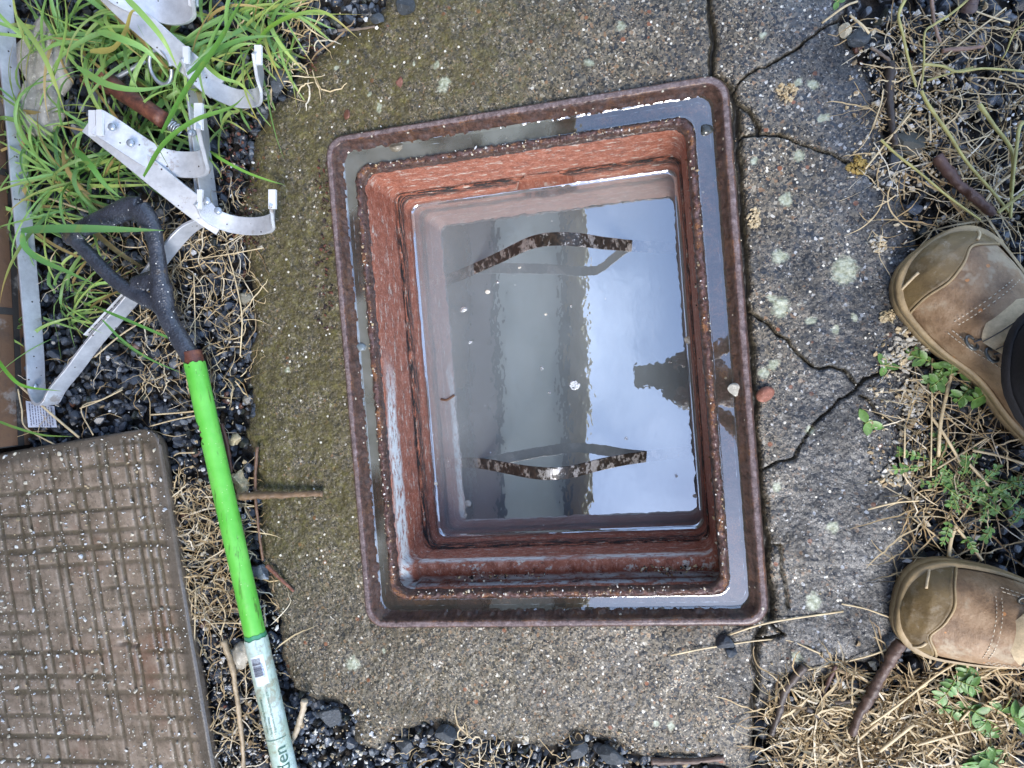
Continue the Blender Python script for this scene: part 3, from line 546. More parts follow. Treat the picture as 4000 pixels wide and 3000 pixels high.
hbox('joint_strip', d_m1, d_s0, -3.2, 3.4, SO_Z+.02, SO_Z+.04, plain('dark_gap', (.03, .032, .04), .7))
hbox('fascia', d_s1, d_g0, -3.2, 3.4, SO_Z+.01, SO_Z+.2, plain('dark_fascia', (.035, .034, .036), .5))
# tiled eave: every tile edge sags a little, so the line against the sky waves
nt = 240; sv = np.linspace(-3.2, 3.4, nt); wv = .010*np.abs(np.sin(sv*math.pi/.3))**.6+fbm(np.c_[sv, sv*0], 14, 3, 80)*.010; V = []; F = []
for i, s_ in enumerate(sv):
    V += [hp(d_g0+.001, s_, SO_Z+.005), hp(d_g1-.014+wv[i], s_, SO_Z-.012), hp(d_g1+wv[i], s_, SO_Z+.02), hp(d_g0+.001, s_, SO_Z+.12)]
for i in range(nt-1):
    for j in range(3): a = 4*i+j; F.append((a, a+1, a+5, a+4))
    F.append((4*i+3, 4*i, 4*i+4, 4*i+7))
mk('gutter', V, F, plain('tan_gutter', (.55, .42, .20), .5, var=.2, sc=5), house)
V = [hp(.001, -3.3, SO_Z+.13), hp(.001, 3.5, SO_Z+.13), hp(-3, 3.5, SO_Z+1.6), hp(-3, -3.3, SO_Z+1.6), hp(.001, -3.3, SO_Z+.19), hp(.001, 3.5, SO_Z+.19), hp(-3, 3.5, SO_Z+1.66), hp(-3, -3.3, SO_Z+1.66)]
m = NT('roof_tiles'); w_ = m.n('TexWave'); m.put(w_.inputs['Vector'], m.obj()); w_.inputs['Scale'].default_value = 3; MAT['tile'] = m.done(m.bsdf(m.ramp(m.noise(m.obj(), 8), [(.3, (.10, .06, .045)), (.7, (.17, .11, .08))]), .8, 0, m.bump(w_.outputs[1], .03, 1)))
mk('roof', V, [(3, 2, 1, 0), (4, 5, 6, 7), (0, 1, 5, 4), (1, 2, 6, 5), (2, 3, 7, 6), (3, 0, 4, 7)], MAT['tile'], house, smooth=False)
# ================================================================== manhole cover lying at lower left
cov = empty('manhole_cover', at(300, 2400, -.004), 'upside-down brown cast iron manhole cover with ribbed grid, wet and flecked with crumbs', 'manhole cover')
TOPZ = .018; a0, a1, a2 = at(40, 1747, TOPZ), at(610, 1665, TOPZ), at(838, 3000, TOPZ)
cu = (a1-a0)[:2]; cu /= np.linalg.norm(cu); cvv = (a2-at(642, 1820, TOPZ))[:2]; cvv /= np.linalg.norm(cvv)
cu = np.array([-cvv[1], cvv[0]]); cu = cu if cu[0] > 0 else -cu           # square to the long edge
corner = a1[:2]; LU, LV = .52, .68
g = .0016; U, Vv = np.meshgrid(np.arange(0, LU+g/2, g), np.arange(0, LV+g/2, g)); nu, nv_ = U.shape[1], U.shape[0]
Q = np.c_[U.ravel(), Vv.ravel()]                                          # u: from right edge towards the house, v: down the picture
r_ = .028; rx = np.maximum(np.maximum(r_-Q[:, 0], Q[:, 0]-(LU-r_)), 0); ry = np.maximum(np.maximum(r_-Q[:, 1], Q[:, 1]-(LV-r_)), 0)
ed = np.minimum(np.minimum(Q[:, 0], LU-Q[:, 0]), np.minimum(Q[:, 1], LV-Q[:, 1])); cd = np.hypot(rx, ry); inn = ~((rx > 0) & (ry > 0) & (cd > r_)); ed = np.where((rx > 0) & (ry > 0), r_-cd, ed)
wu = fbm(Q, 9, 2, 91)*.003; wv_ = fbm(Q, 9, 2, 95)*.003
UL = [(.034, 1), (.049, 1), (.064, .9), (.100, 1), (.116, .9), (.152, 1), (.170, .8), (.206, .9), (.222, .8), (.262, .9), (.280, .8), (.318, .9), (.335, .7), (.372, .9), (.39, .8), (.43, .9), (.447, .7), (.49, .8)]
gu = np.zeros(len(Q))
for u0_, k_ in UL: gu = np.maximum(gu, k_*np.exp(-((Q[:, 0]+wu*.7-u0_)/.0042)**4))
gv_ = np.zeros(len(Q)); vv_ = .022; rv = np.random.default_rng(17)
while vv_ < LV:
    gv_ = np.maximum(gv_, rv.uniform(.6, 1)*np.exp(-((Q[:, 1]+wv_+Q[:, 0]*.07-vv_)/rv.uniform(.0036, .0060))**4)); vv_ += rv.choice([.026, .034, .040])
gu *= np.clip((ed-.010)/.004, 0, 1)*np.clip(.85+.9*fbm(Q, 7, 3, 97), .35, 1); gv_ *= np.clip((ed-.014)/.006, 0, 1)*np.clip(.75+1.1*fbm(Q, 8, 3, 99), .25, 1)
zz = -np.maximum(gu*.0026, gv_*.0024)+fbm(Q, 30, 4, 101)*.0009+fbm(Q, 5, 2, 103)*.0012
zz -= np.clip((.004-ed)/.004, 0, 1)**2*.004
for pu, pv in ((.105, .335), (.125, .33)): zz -= np.exp(-((Q[:, 0]-pu)**2/.009**2+(Q[:, 1]-pv)**2/.004**2))*.006
corner3 = np.r_[corner, 0]; W3 = corner[None]-cu[None]*Q[:, :1]+cvv[None]*Q[:, 1:]
gr_ = np.maximum(gu, gv_); ok = inn.reshape(nv_, nu); idx = np.arange(nu*nv_).reshape(nv_, nu); q = ok[:-1, :-1] & ok[1:, :-1] & ok[:-1, 1:] & ok[1:, 1:]
F = np.stack([idx[:-1, :-1][q], idx[1:, :-1][q], idx[1:, 1:][q], idx[:-1, 1:][q]], 1); used = np.unique(F); mp_ = -np.ones(nu*nv_, int); mp_[used] = np.arange(len(used))
m = NT('brown_cast_iron'); p = m.obj(); n1 = m.noise(p, 16, 6, .7); n2 = m.noise(p, 120, 5, .75)
c = m.ramp(m.noise(p, 32, 7, .75), [(.3, (.11, .085, .058)), (.48, (.25, .19, .135)), (.66, (.40, .31, .235))]); c = m.mix(m.math('MULTIPLY', m.step(m.noise(p, 9, 4, .6), .55, .72), .6), c, (.20, .095, .055))
c = m.mix(m.math('MULTIPLY', m.step(n2, .55, .68), .6), c, (.045, .038, .028)); c = m.mix(m.math('MULTIPLY', m.step(m.noise(p, 70, 5, .7), .60, .72), .6), c, (.34, .24, .18))
c = m.mix(m.math('MULTIPLY', m.step(m.attr('groove'), .15, .7), .68), c, m.ramp(n2, [(.4, (.035, .031, .020)), (.65, (.12, .10, .055))])); c = m.mix(m.math('MULTIPLY', m.attr('rim'), .72), c, (.060, .052, .040))
wet = m.step(m.noise(p, 7, 3, .5), .38, .58)
MAT['cast'] = m.done(m.bsdf(c, m.math('MULTIPLY_ADD', wet, -.25, .55), 0, m.bump(m.math('ADD', n2, m.noise(p, 400, 3, .6)), .0012, .7), Coat_Weight=m.math('MULTIPLY', wet, .9), Coat_Roughness=.07))
mk('plate', np.c_[W3, TOPZ+zz][used], mp_[F], MAT['cast'], cov, attr={'groove': gr_[used], 'rim': np.clip((.026-ed)/.010, 0, 1)[used]})
def rrect(u0, u1, v0, v1, r, k=8):
    P = []
    for (cx, cy, a0_) in ((u1-r, v0+r, -90), (u1-r, v1-r, 0), (u0+r, v1-r, 90), (u0+r, v0+r, 180)):
        for i in range(k+1): a = math.radians(a0_+90*i/k); P.append((cx+r*math.cos(a), cy+r*math.sin(a)))
    return np.array(P)
pr = rrect(0.0008, LU-.0008, 0.0008, LV-.0008, r_); V = []
for z_, i_ in ((TOPZ-.003, 0), (TOPZ-.008, .0008), (.002, .003), (-.006, .006)):
    c0 = pr.mean(0); q_ = c0+(pr-c0)*(1-i_*3); V.append(np.c_[corner[None]-cu[None]*q_[:, :1]+cvv[None]*q_[:, 1:], np.full(len(pr), z_)])
k = len(pr); V = np.concatenate(V); I = np.arange(k); J = (I+1) % k; F = np.concatenate([np.c_[i*k+I, i*k+J, (i+1)*k+J, (i+1)*k+I] for i in range(3)]); mk('rim', V, F.tolist()+[tuple(range(3*k, 4*k))], MAT['cast'], cov)
def cover_at(u, v): q_ = corner-cu*u+cvv*v; return q_
n = 3600; uu, vv2 = rng.uniform(.004, LU, n), rng.uniform(.004, LV, n); Pw = np.array([[*cover_at(a, b), TOPZ+.0012] for a, b in zip(uu, vv2)])
sz = rng.choice([.0008, .0014, .0023, .0040], n, p=[.50, .32, .14, .04]); V, F, nvx = scatter(Pw, sz, FLV, FLF, .9); col = np.repeat(cp[rng.choice(5, n, p=[.3, .35, .1, .03, .22])], nvx, 0)
tag(mk('crumbs', V, F, MAT['crumb'], smooth=False, col=col), kind='stuff')
# ================================================================== the spade: black Y grip, green sleeve, paper-labelled shaft
P0, P1 = at(758, 1408, .040), at(1113, 3000, .030); AX = (P1-P0)/np.linalg.norm(P1-P0); SR = .0152
spade = empty('garden_spade', P0*[1, 1, 0], 'garden tool with black Y-shaped grip and bright lime green shaft lying beside the concrete', 'garden spade')
m = NT('black_grip_plastic'); p = m.obj(); c = m.ramp(m.noise(p, 60, 5, .7), [(.35, (.022, .026, .036)), (.7, (.060, .066, .085))]); fd = m.vor(p, 190, 'F1', 'Distance'); c = m.mix(m.math('MULTIPLY', m.math('LESS_THAN', fd, .20), m.math('LESS_THAN', m.xyz(m.vor(p, 190))[0], .22)), c, (.6, .58, .54))
c = m.mix(m.math('MULTIPLY', m.step(m.noise(p, 28, 4, .7), .58, .66), .7), c, (.10, .075, .05))
MAT['grip'] = m.done(m.bsdf(c, .36, 0, m.bump(m.vor(p, 330, 'F1', 'Distance'), .0012, .7), Coat_Weight=.3, Coat_Roughness=.25))
def pz(l): return ats(l)
gripP = []
gripP.append(tube(smooth_path(pz([(255, 935, .058), (330, 890, .060), (420, 850, .062), (500, 815, .062), (545, 815, .062)])), np.r_[np.linspace(.012, .017, 20), np.linspace(.017, .0185, 13)], 16, flat=.62))
gripP.append(tube(smooth_path(pz([(545, 815, .062), (590, 880, .06), (612, 980, .056), (622, 1080, .052), (628, 1150, .049), (655, 1240, .046), (700, 1320, .043), (752, 1405, .041)])), np.r_[np.linspace(.017, .012, 16), np.linspace(.012, .0150, 14), np.linspace(.0150, .0145, 27)], 16, flat=.8))
gripP.append(tube(smooth_path(pz([(290, 935, .058), (345, 990, .056), (410, 1060, .053), (480, 1120, .050), (560, 1165, .048), (630, 1190, .047)])), np.r_[np.full(30, .011), np.linspace(.011, .014, 11)], 16, flat=.8))
gripP.append(tube(pz([(520, 1110, .049), (590, 1090, .049), (635, 1130, .049), (640, 1220, .047)]), [.011, .014, .017, .017], 16, flat=.7))
V = []; F = []; n0 = 0
for a, b in gripP: V.append(a); F += [tuple(i+n0 for i in f) for f in fixq(b)]; n0 += len(a)
go = mk('grip', np.concatenate(V), F, MAT['grip'], spade); add_mod(go, 'REMESH', mode='VOXEL', voxel_size=.0019, use_smooth_shade=True); add_mod(go, 'SMOOTH', iterations=7, factor=.6)
side = np.cross(AX, [0, 0, 1]); side /= np.linalg.norm(side); upv = np.cross(side, AX)
def shaft(name, t0, t1, r, mat, par, jag=0, n=60, k=40, hole=None, jag1=0):
    V = []; a = np.linspace(0, 2*math.pi, k, endpoint=False); L = np.linspace(t0, t1, n)
    for i, t in enumerate(L):
        tt = t+(jag*fbm(np.c_[a*2, a*0+3], 1.5, 3, 111) if i < 3 else 0)+(jag1*np.sin(a) if i > n-2 else 0); V.append(P0+AX*np.broadcast_to(tt, (k,))[:, None]+(np.cos(a)[:, None]*side+np.sin(a)[:, None]*upv)*(r*(1+.02*fbm(np.c_[a*1.5, a*0+t*20], 1, 2, 113)))[:, None])
    I = np.arange(k); J = (I+1) % k; F = np.concatenate([np.c_[i*k+I, i*k+J, (i+1)*k+J, (i+1)*k+I] for i in range(n-1)])
    if hole: F = np.array([f for f in F if not hole(L[f[0]//k], a[f[0] % k])])
    return mk(name, np.concatenate(V), F, mat, par)
def tpx(y): q_ = at(758+(y-1408)*.2232, y, .035); return float((q_-P0)@AX)
m = NT('rusty_brown_metal'); p = m.obj(); MAT['rustpipe'] = m.done(m.bsdf(m.ramp(m.noise(p, 70, 5, .7), [(.3, (.03, .014, .012)), (.55, (.13, .045, .03)), (.75, (.26, .10, .05))]), .5, 0, m.bump(m.noise(p, 200, 4, .7), .001, .8)))
shaft('inner_tube', tpx(1375), tpx(3000)+.3, SR-.0016, MAT['rustpipe'], spade)
m = NT('lime_green_sleeve'); p = m.obj(); c = m.ramp(m.noise(p, 20, 4, .6), [(.35, (.105, .46, .050)), (.7, (.17, .57, .090))])
st_ = m.noise(m.scale(p, (1, .12, 1)), 130, 4, .7); c = m.mix(m.math('MULTIPLY', m.step(st_, .56, .68), .8), c, (.07, .15, .03)); c = m.mix(m.math('MULTIPLY', m.step(m.noise(p, 45, 5, .75), .56, .70), .35), c, (.28, .42, .16)); fd = m.vor(p, 260, 'F1', 'Distance'); c = m.mix(m.math('MULTIPLY', m.math('LESS_THAN', fd, .2), m.math('LESS_THAN', m.xyz(m.vor(p, 260))[0], .12)), c, (.35, .6, .2))
MAT['green'] = m.done(m.bsdf(c, .38, 0, m.bump(m.noise(p, 90, 3, .6), .0008, .5), Subsurface_Weight=.0))
ta, tb = tpx(1648), tpx(1722)
def tear(t, a): return ta < t+.003*math.sin(a*9) < tb and -.75 < ((a+math.pi) % (2*math.pi)-math.pi)+.12*math.sin(t*700) < 1.15
shaft('green_sleeve', tpx(1418), tpx(3000)+.3, SR, MAT['green'], spade, jag=.006, n=420, k=90, hole=tear)
m = NT('aged_plastic_label'); p = m.obj(); n1 = m.noise(p, 22, 5, .65); c = m.ramp(n1, [(.3, (.36, .47, .36)), (.5, (.47, .58, .50)), (.7, (.58, .70, .68))]); c = m.mix(m.math('MULTIPLY', m.step(m.noise(p, 30, 6, .75), .52, .64), .65), c, (.26, .20, .11)); c = m.mix(m.math('MULTIPLY', m.step(m.noise(m.scale(p, (1, .25, 1)), 110, 5, .75), .54, .66), .6), c, (.13, .19, .19))
MAT['label'] = m.done(m.bsdf(c, .35, 0, m.bump(m.noise(m.scale(p, (1, .3, 1)), 120, 3, .6), .0010, .6), Coat_Weight=.4, Coat_Roughness=.12))
lab = shaft('label_sleeve', tpx(2490), tpx(3000)+.12, SR+.0018, MAT['label'], spade, jag=.004, n=60, k=48, jag1=0)
m = NT('clear_film_band'); MAT['film'] = m.done(m.bsdf((.06, .26, .14), .2)); shaft('film_band', tpx(2492)-.007, tpx(2492)+.002, SR+.0008, MAT['film'], spade, jag=.003, n=8, k=48)
def on_shaft(u, ang, r):                                     # u = photo y along shaft, ang from straight up towards the concrete side
    t = tpx(u) if not isinstance(u, np.ndarray) else np.array([tpx(v) for v in u]); return P0+AX*np.atleast_1d(t)[:, None]+(np.sin(ang)[:, None]*side*SGN+np.cos(ang)[:, None]*upv)*r
SGN = 1.0 if side[0] > 0 else -1.0
def patch(name, y0, y1, b0, b1, r, mat, par, n=14, k=12, wav=0):
    V = []
    for y in np.linspace(y0, y1, n): an = np.linspace(b0, b1, k); yy = np.full(k, y)+wav*np.sin(an*5+y*.05); V.append(on_shaft(yy, an, r))
    I = np.arange(k-1); F = np.concatenate([np.c_[i*k+I, i*k+I+1, (i+1)*k+I+1, (i+1)*k+I] for i in range(n-1)]); return mk(name, np.concatenate(V), F, mat, par)
pap = plain('barcode_paper', (.66, .70, .74), .55, var=.1); ink = plain('faded_black_ink', (.05, .05, .07), .6, bumpd=0); grn = plain('dark_green_ink', (.05, .13, .09), .5, bumpd=0); blu = plain('blue_ink', (.10, .18, .42), .5, bumpd=0)
VA = .55                                                      # the angle that faces the camera
sk = patch('barcode_sticker', 2548, 2662, VA-.75, VA+.35, SR+.0023, pap, spade, wav=2)
Vb, Fb, n0 = [], [], 0; y = 2558; rb_ = random.Random(5)
while y < 2626:
    w_ = rb_.choice([1.0, 1.0, 1.8, 2.6]); an = np.linspace(VA-.70, VA+.02, 8); A = on_shaft(np.full(8, y), an, SR+.0026); B = on_shaft(np.full(8, y+w_), an, SR+.0026); Vb += [A, B]; Fb += [(n0+i, n0+i+1, n0+9+i, n0+8+i) for i in range(7)]; n0 += 16; y += w_+rb_.choice([1.0, 1.4, 2.2])
mk('barcode', np.concatenate(Vb), Fb, ink, sk)
def shaft_text(txt, yc, ang, size, mat, par, rot90=True, r=SR+.0028, flip=1):
    cu_ = bpy.data.curves.new('t', 'FONT'); cu_.body = txt; cu_.size = size; to = bpy.data.objects.new('t', cu_); C.objects.link(to); bpy.context.view_layer.update()
    me = bpy.data.meshes.new_from_object(to.evaluated_get(bpy.context.evaluated_depsgraph_get())); C.objects.unlink(to); bpy.data.objects.remove(to)
    bm = bmesh.new(); bm.from_mesh(me); bmesh.ops.triangulate(bm, faces=bm.faces); bmesh.ops.subdivide_edges(bm, edges=[e for e in bm.edges if e.calc_length() > .004], cuts=2); V = np.array([v.co[:] for v in bm.verts]); F = [tuple(v.index for v in f.verts) for f in bm.faces]; bm.free()
    cx = (V[:, 0].max()+V[:, 0].min())/2*0; t = tpx(yc)-flip*(V[:, 0]-cx); a = ang+flip*V[:, 1]/r                  # reads upwards along the shaft
    W = P0+AX*t[:, None]+(np.sin(a)[:, None]*side*SGN*(1)+np.cos(a)[:, None]*upv)*r; return mk('lettering', W, F, mat, par)
shaft_text('den', 3022, VA+.95, .0175, grn, lab, flip=1) if False else None
def letters(txt, y, ang, size, mat):                           # baseline on the right side, tops to the left, running up the picture
    cu_ = bpy.data.curves.new('t', 'FONT'); cu_.body = txt; cu_.size = size; to = bpy.data.objects.new('t', cu_); C.objects.link(to); bpy.context.view_layer.update()
    me = bpy.data.meshes.new_from_object(to.evaluated_get(bpy.context.evaluated_depsgraph_get())); bpy.data.objects.remove(to)
    bm = bmesh.new(); bm.from_mesh(me); bmesh.ops.triangulate(bm, faces=bm.faces); V = np.array([v.co[:] for v in bm.verts]); F = [tuple(v.index for v in f.verts) for f in bm.faces]; bm.free()
    r = SR+.0027; t = tpx(y)-V[:, 0]; a = ang-V[:, 1]/r; return mk('lettering', P0+AX*t[:, None]+(np.sin(a)[:, None]*side*SGN+np.cos(a)[:, None]*upv)*r, F, mat, lab)
letters('Garden', 3000-2+110, VA+.50, .026, grn)
letters('\u2022 Easily creates', 2858, VA-.28, .0048, grn); letters('\u2022 Ergonomic soft handle', 2856, VA+.05, .0048, grn); letters('\u2022 Ideal for digging & planting', 2852, VA-.60, .0048, grn); letters('metal grip', 2735, VA+.02, .0045, grn)
letters('5 012345 679', 2632, VA+.16, .0036, blu)
V = on_shaft(np.full(24, 2873.0), np.linspace(-1.6, 1.3, 24), SR+.0025); V2 = on_shaft(np.full(24, 2875.5), np.linspace(-1.6, 1.3, 24), SR+.0025); mk('printed_line', np.r_[V, V2], [(i, i+1, 25+i, 24+i) for i in range(23)], grn, lab)
# blade beyond the frame
E_ = P0+AX*(tpx(3000)+.3); Vb = []
for i, (t, w_) in enumerate(((0, .014), (.04, .02), (.05, .085), (.1, .09), (.2, .088), (.27, .06), (.30, .01))):
    for s_ in (-1, -.5, 0, .5, 1): Vb.append(E_+AX*t+side*w_*s_+np.array([0, 0, 1])*(-.008*(1-s_*s_)-.0*t))
mk('blade', Vb, [(5*i+j, 5*i+j+1, 5*i+6+j, 5*i+5+j) for i in range(6) for j in range(4)], MAT['rustpipe'], spade)
# ================================================================== steel strap handles standing out of the water
m = NT('stained_steel'); p = m.pos(); n1 = m.noise(p, 55, 6, .75); n2 = m.noise(p, 140, 5, .7)
dk = m.step(n1, .44, .50); c = m.mix(dk, m.ramp(n2, [(.3, (.30, .28, .26)), (.7, (.48, .46, .44))]), m.ramp(n2, [(.4, (.015, .014, .013)), (.7, (.06, .042, .03))]))
MAT['strap'] = m.done(m.bsdf(c, m.math('MULTIPLY_ADD', dk, .1, .25), m.math('MULTIPLY_ADD', dk, -.3, .35), m.bump(n2, .001, .5)))
def strap(pts, label, w=.019):
    P = smooth_path(ats(pts), 8); P = P; o = empty('strap_handle', [P[:, 0].mean(), P[:, 1].mean(), P[:, 2].min()], label, 'handle', 'steel strap handles in the flooded chamber')
    V, F = strip(P, (0, 1, .08), w, .0028); mk('strap', V, F, MAT['strap'], o, smooth=False)
    for i in (0, -1):
        c_ = P[i]; V, F = disc_prism(c_+[0, 0, .0015], np.eye(3), .007, .003, 14, .001); mk('rivet', V, F, MAT['strap'], o)
    return o
zf = lambda t: -.2+.175*math.sin(math.pi*t)**.72
def arch(xs, z0): return [(x, y, z) for x, y, z in xs]
strap([(1660, 1118, -.272), (1760, 1088, -.235), (1862, 1046, -.197), (1950, 1006, -.135), (2050, 958, -.070), (2120, 938, -.040), (2200, 933, -.030), (2280, 939, -.045), (2350, 949, -.100), (2420, 956, -.165), (2462, 960, -.199), (2560, 966, -.235), (2700, 976, -.262)], 'upper of the two stained steel strap handles arching out of the murky water')
strap([(1740, 1812, -.262), (1830, 1808, -.220), (1890, 1812, -.190), (1970, 1826, -.130), (2060, 1843, -.075), (2140, 1850, -.050), (2230, 1843, -.062), (2330, 1818, -.110), (2430, 1797, -.165), (2518, 1784, -.199), (2600, 1774, -.232), (2720, 1760, -.262)], 'lower steel strap handle, its right end bent square into the water')
# ================================================================== aluminium hook brackets and bars
m = NT('brushed_aluminium'); p = m.pos(); n1 = m.noise(p, 35, 5, .7); sp = m.vor(p, 160, 'F1', 'Distance'); sr_ = m.xyz(m.vor(p, 160))[1]
c = m.ramp(n1, [(.3, (.42, .43, .46)), (.7, (.66, .67, .70))]); c = m.mix(m.math('MULTIPLY', m.math('LESS_THAN', sp, .22), m.math('LESS_THAN', sr_, .09)), c, (.05, .035, .03)); c = m.mix(m.math('MULTIPLY', m.step(m.noise(p, 22, 5, .7), .60, .68), .6), c, (.25, .18, .13))
MAT['alu'] = m.done(m.bsdf(c, .42, .45, m.bump(m.noise(m.scale(p, (.15, 1, 1)), 260, 3, .6), .0006, .4)))
ALU = MAT['alu']
def bar_px(name, pts, w, th, par, wdir=(0, 0, 1), sm=6, mat=None):
    P = smooth_path(ats(pts), sm) if sm else ats(pts); V, F = strip(P, wdir, w, th); o = mk(name, V, F, mat or ALU, par, smooth=False); return o
m2 = plain('zinc_rivet', (.36, .40, .46), .35, .5, var=.2, sc=60)
def rivet(px, py, z, par, nrm=(.3, 0, .95), r=.0055):
    n_ = np.array(nrm, float); n_ /= np.linalg.norm(n_); a = np.cross(n_, [0, 1, 0]); a /= np.linalg.norm(a); b = np.cross(n_, a); V, F = disc_prism(at(px, py, z), np.stack([a, b, n_], 1), r, .004, 14, .001); mk('rivet', V, F, m2, par)
GB = 'aluminium hook brackets lying in the grass'
b1 = empty('hook_bracket', at(640, 700, 0), 'aluminium bracket with a U-hook at each end of its arm, beside the spade grip', 'bracket', GB)
wy = (.12, 1, .1)
bar_px('arm', [(350, 478, .098), (480, 580, .080), (640, 712, .058), (780, 822, .038), (868, 880, .024)], .034, .005, b1, (.35, .93, .1), 4)
bar_px('hook', [(384, 478, .106), (440, 512, .097), (530, 572, .080), (610, 620, .062), (680, 640, .050), (740, 644, .044), (788, 638, .044), (806, 610, .052), (802, 560, .070), (790, 510, .090), (780, 462, .108)], .037, .006, b1, wy)
V, F = rbox(0, 0, 0, .0001, .0001, .0001)
def endcap(px0, py0, px1, py1, z, par, th=.006, name='hook_end'):
    # the cut end face of a leg: a small block whose top shows as a bright bar
    q = [at(px0, py0, z), at(px1, py0, z), at(px1, py1, z), at(px0, py1, z)]; lo = [a_-[0, 0, th] for a_ in q]; mk(name, q+lo, [(0, 3, 2, 1), (4, 5, 6, 7), (0, 1, 5, 4), (1, 2, 6, 5), (2, 3, 7, 6), (3, 0, 4, 7)], plain('cut_aluminium', (.80, .81, .84), .4, .2, var=.06), par, smooth=False)
endcap(757, 402, 789, 505, .112, b1, .004); endcap(345, 430, 372, 530, .108, b1, .004); endcap(375, 428, 398, 526, .110, b1, .004)
rivet(440, 498, .107, b1); rivet(512, 560, .093, b1); rivet(745, 520, .06, b1, r=.004)
bar_px('hook', [(778, 778, .058), (800, 812, .046), (832, 846, .036), (880, 868, .026), (930, 880, .020), (990, 884, .018), (1040, 878, .020), (1064, 862, .026), (1066, 820, .040), (1062, 780, .054)], .026, .005, b1, wy)
endcap(1048, 740, 1076, 815, .058, b1, .004); endcap(769, 740, 789, 815, .062, b1, .004); rivet(810, 785, .058, b1); rivet(853, 824, .046, b1)
b2 = empty('hook_bracket', at(640, 150, 0), 'second aluminium U-hook bracket, half buried in tall grass at the top left', 'bracket', GB)
bar_px('arm', [(380, -80, .098), (500, 40, .080), (640, 165, .058), (760, 270, .040), (850, 350, .026)], .034, .005, b2, (.35, .93, .1), 4)
bar_px('hook', [(400, -90, .106), (470, -30, .092), (560, 10, .075), (620, 30, .064), (680, 40, .058), (730, 30, .058), (755, 0, .065), (755, -50, .085)], .040, .006, b2, wy)
bar_px('hook', [(722, 215, .062), (750, 270, .046), (800, 325, .034), (870, 365, .024), (930, 385, .018), (985, 385, .018), (1012, 372, .022), (1020, 330, .034), (1010, 270, .05), (1000, 200, .064)], .026, .005, b2, wy)
endcap(993, 175, 1020, 250, .066, b2, .004); endcap(713, 180, 736, 245, .066, b2, .004); endcap(735, -60, 768, 20, .07, b2, .004)
# the long V-shaped bar against the wall, and the barcode bar
vb = empty('aluminium_bar', at(300, 1300, 0), 'long aluminium bar bent into a V with its point beside the brick wall', 'metal bar')
wu_ = (-.35, 0, .94)
bar_px('bar', [(8, -60, .015), (30, 205, .015), (62, 512, .015), (75, 690, .015), (96, 914, .015), (133, 1340, .015), (141, 1500, .015), (152, 1548, .016), (172, 1575, .017), (198, 1568, .018), (225, 1520, .018), (290, 1440, .018), (369, 1335, .019), (512, 1170, .020), (640, 1000, .022), (727, 900, .024), (800, 860, .026)], .026, .005, vb, wu_, 5)
rivet(137, 1508, .022, vb, (.9, 0, .4), .004)
wp = plain('white_sticker', (.72, .74, .76), .5, var=.08)
def quadpatch(name, c4, mat, par): return mk(name, np.array(c4), [(0, 1, 2, 3)], mat, par, smooth=False)
def sticker(par, c0, c1, hgt, outn, name='sticker', lines=0, bars=0, seed=1, dz=.0005):       # flat label on a standing bar face between two photo points
    a_, b_ = c0, c1; u_ = (b_-a_); v_ = hgt; n_ = outn*.0006
    f = lambda s, t, k=1: a_+u_*s+v_*t+n_*k
    st = quadpatch(name, [f(0, 0), f(1, 0), f(1, 1), f(0, 1)], wp, par); R_ = random.Random(seed); V = []; F = []
    if bars:
        s = .08
        while s < .92: w__ = R_.choice([.012, .012, .022, .032]); k0 = len(V); V += [f(s, .1, 1.6), f(s+w__, .1, 1.6), f(s+w__, .8, 1.6), f(s, .8, 1.6)]; F.append((k0, k0+1, k0+2, k0+3)); s += w__+R_.choice([.014, .02, .03])
    for i in range(lines):
        s = .06; t = .12+.8*i/lines
        while s < .9: w__ = R_.uniform(.02, .12); k0 = len(V); V += [f(s, t, 1.6), f(s+w__, t, 1.6), f(s+w__, t+.35/lines, 1.6), f(s, t+.35/lines, 1.6)]; F.append((k0, k0+1, k0+2, k0+3)); s += w__+R_.uniform(.01, .03)
    mk('printing', np.array(V), F, ink, st, smooth=False)
s0, s1 = at(372, 1312, .006), at(545, 1128, .006); u_ = (s1-s0)/np.linalg.norm(s1-s0); no = np.array([u_[1], -u_[0], 0]); no = no if no[0] > 0 else -no; up_ = np.array([-.33*abs(no[0]), -.33*no[1], .94]); no2 = no*.94+np.array([0, 0, .33])
sticker(vb, s0+no*.0062, s1+no*.0062, up_*.024, no2, 'text_sticker', lines=5, seed=3)
bb = empty('aluminium_bar', at(770, 600, 0), 'straight aluminium bar carrying a white barcode sticker, under the upper hook', 'metal bar')
bar_px('bar', [(738, 200, .012), (768, 420, .012), (790, 600, .012), (818, 800, .012)], .030, .004, bb, (-.3, 0, .95), 3)
s0, s1 = at(806, 765, .001), at(770, 480, .001); sticker(bb, s0+np.array([.0045, 0, 0]), s1+np.array([.0045, 0, 0]), np.array([-.3, 0, .95])*.024, np.array([.95, 0, .3]), 'barcode_sticker', bars=1, seed=4)
rivet(752, 520, .028, bb, (.9, 0, .4), .005)
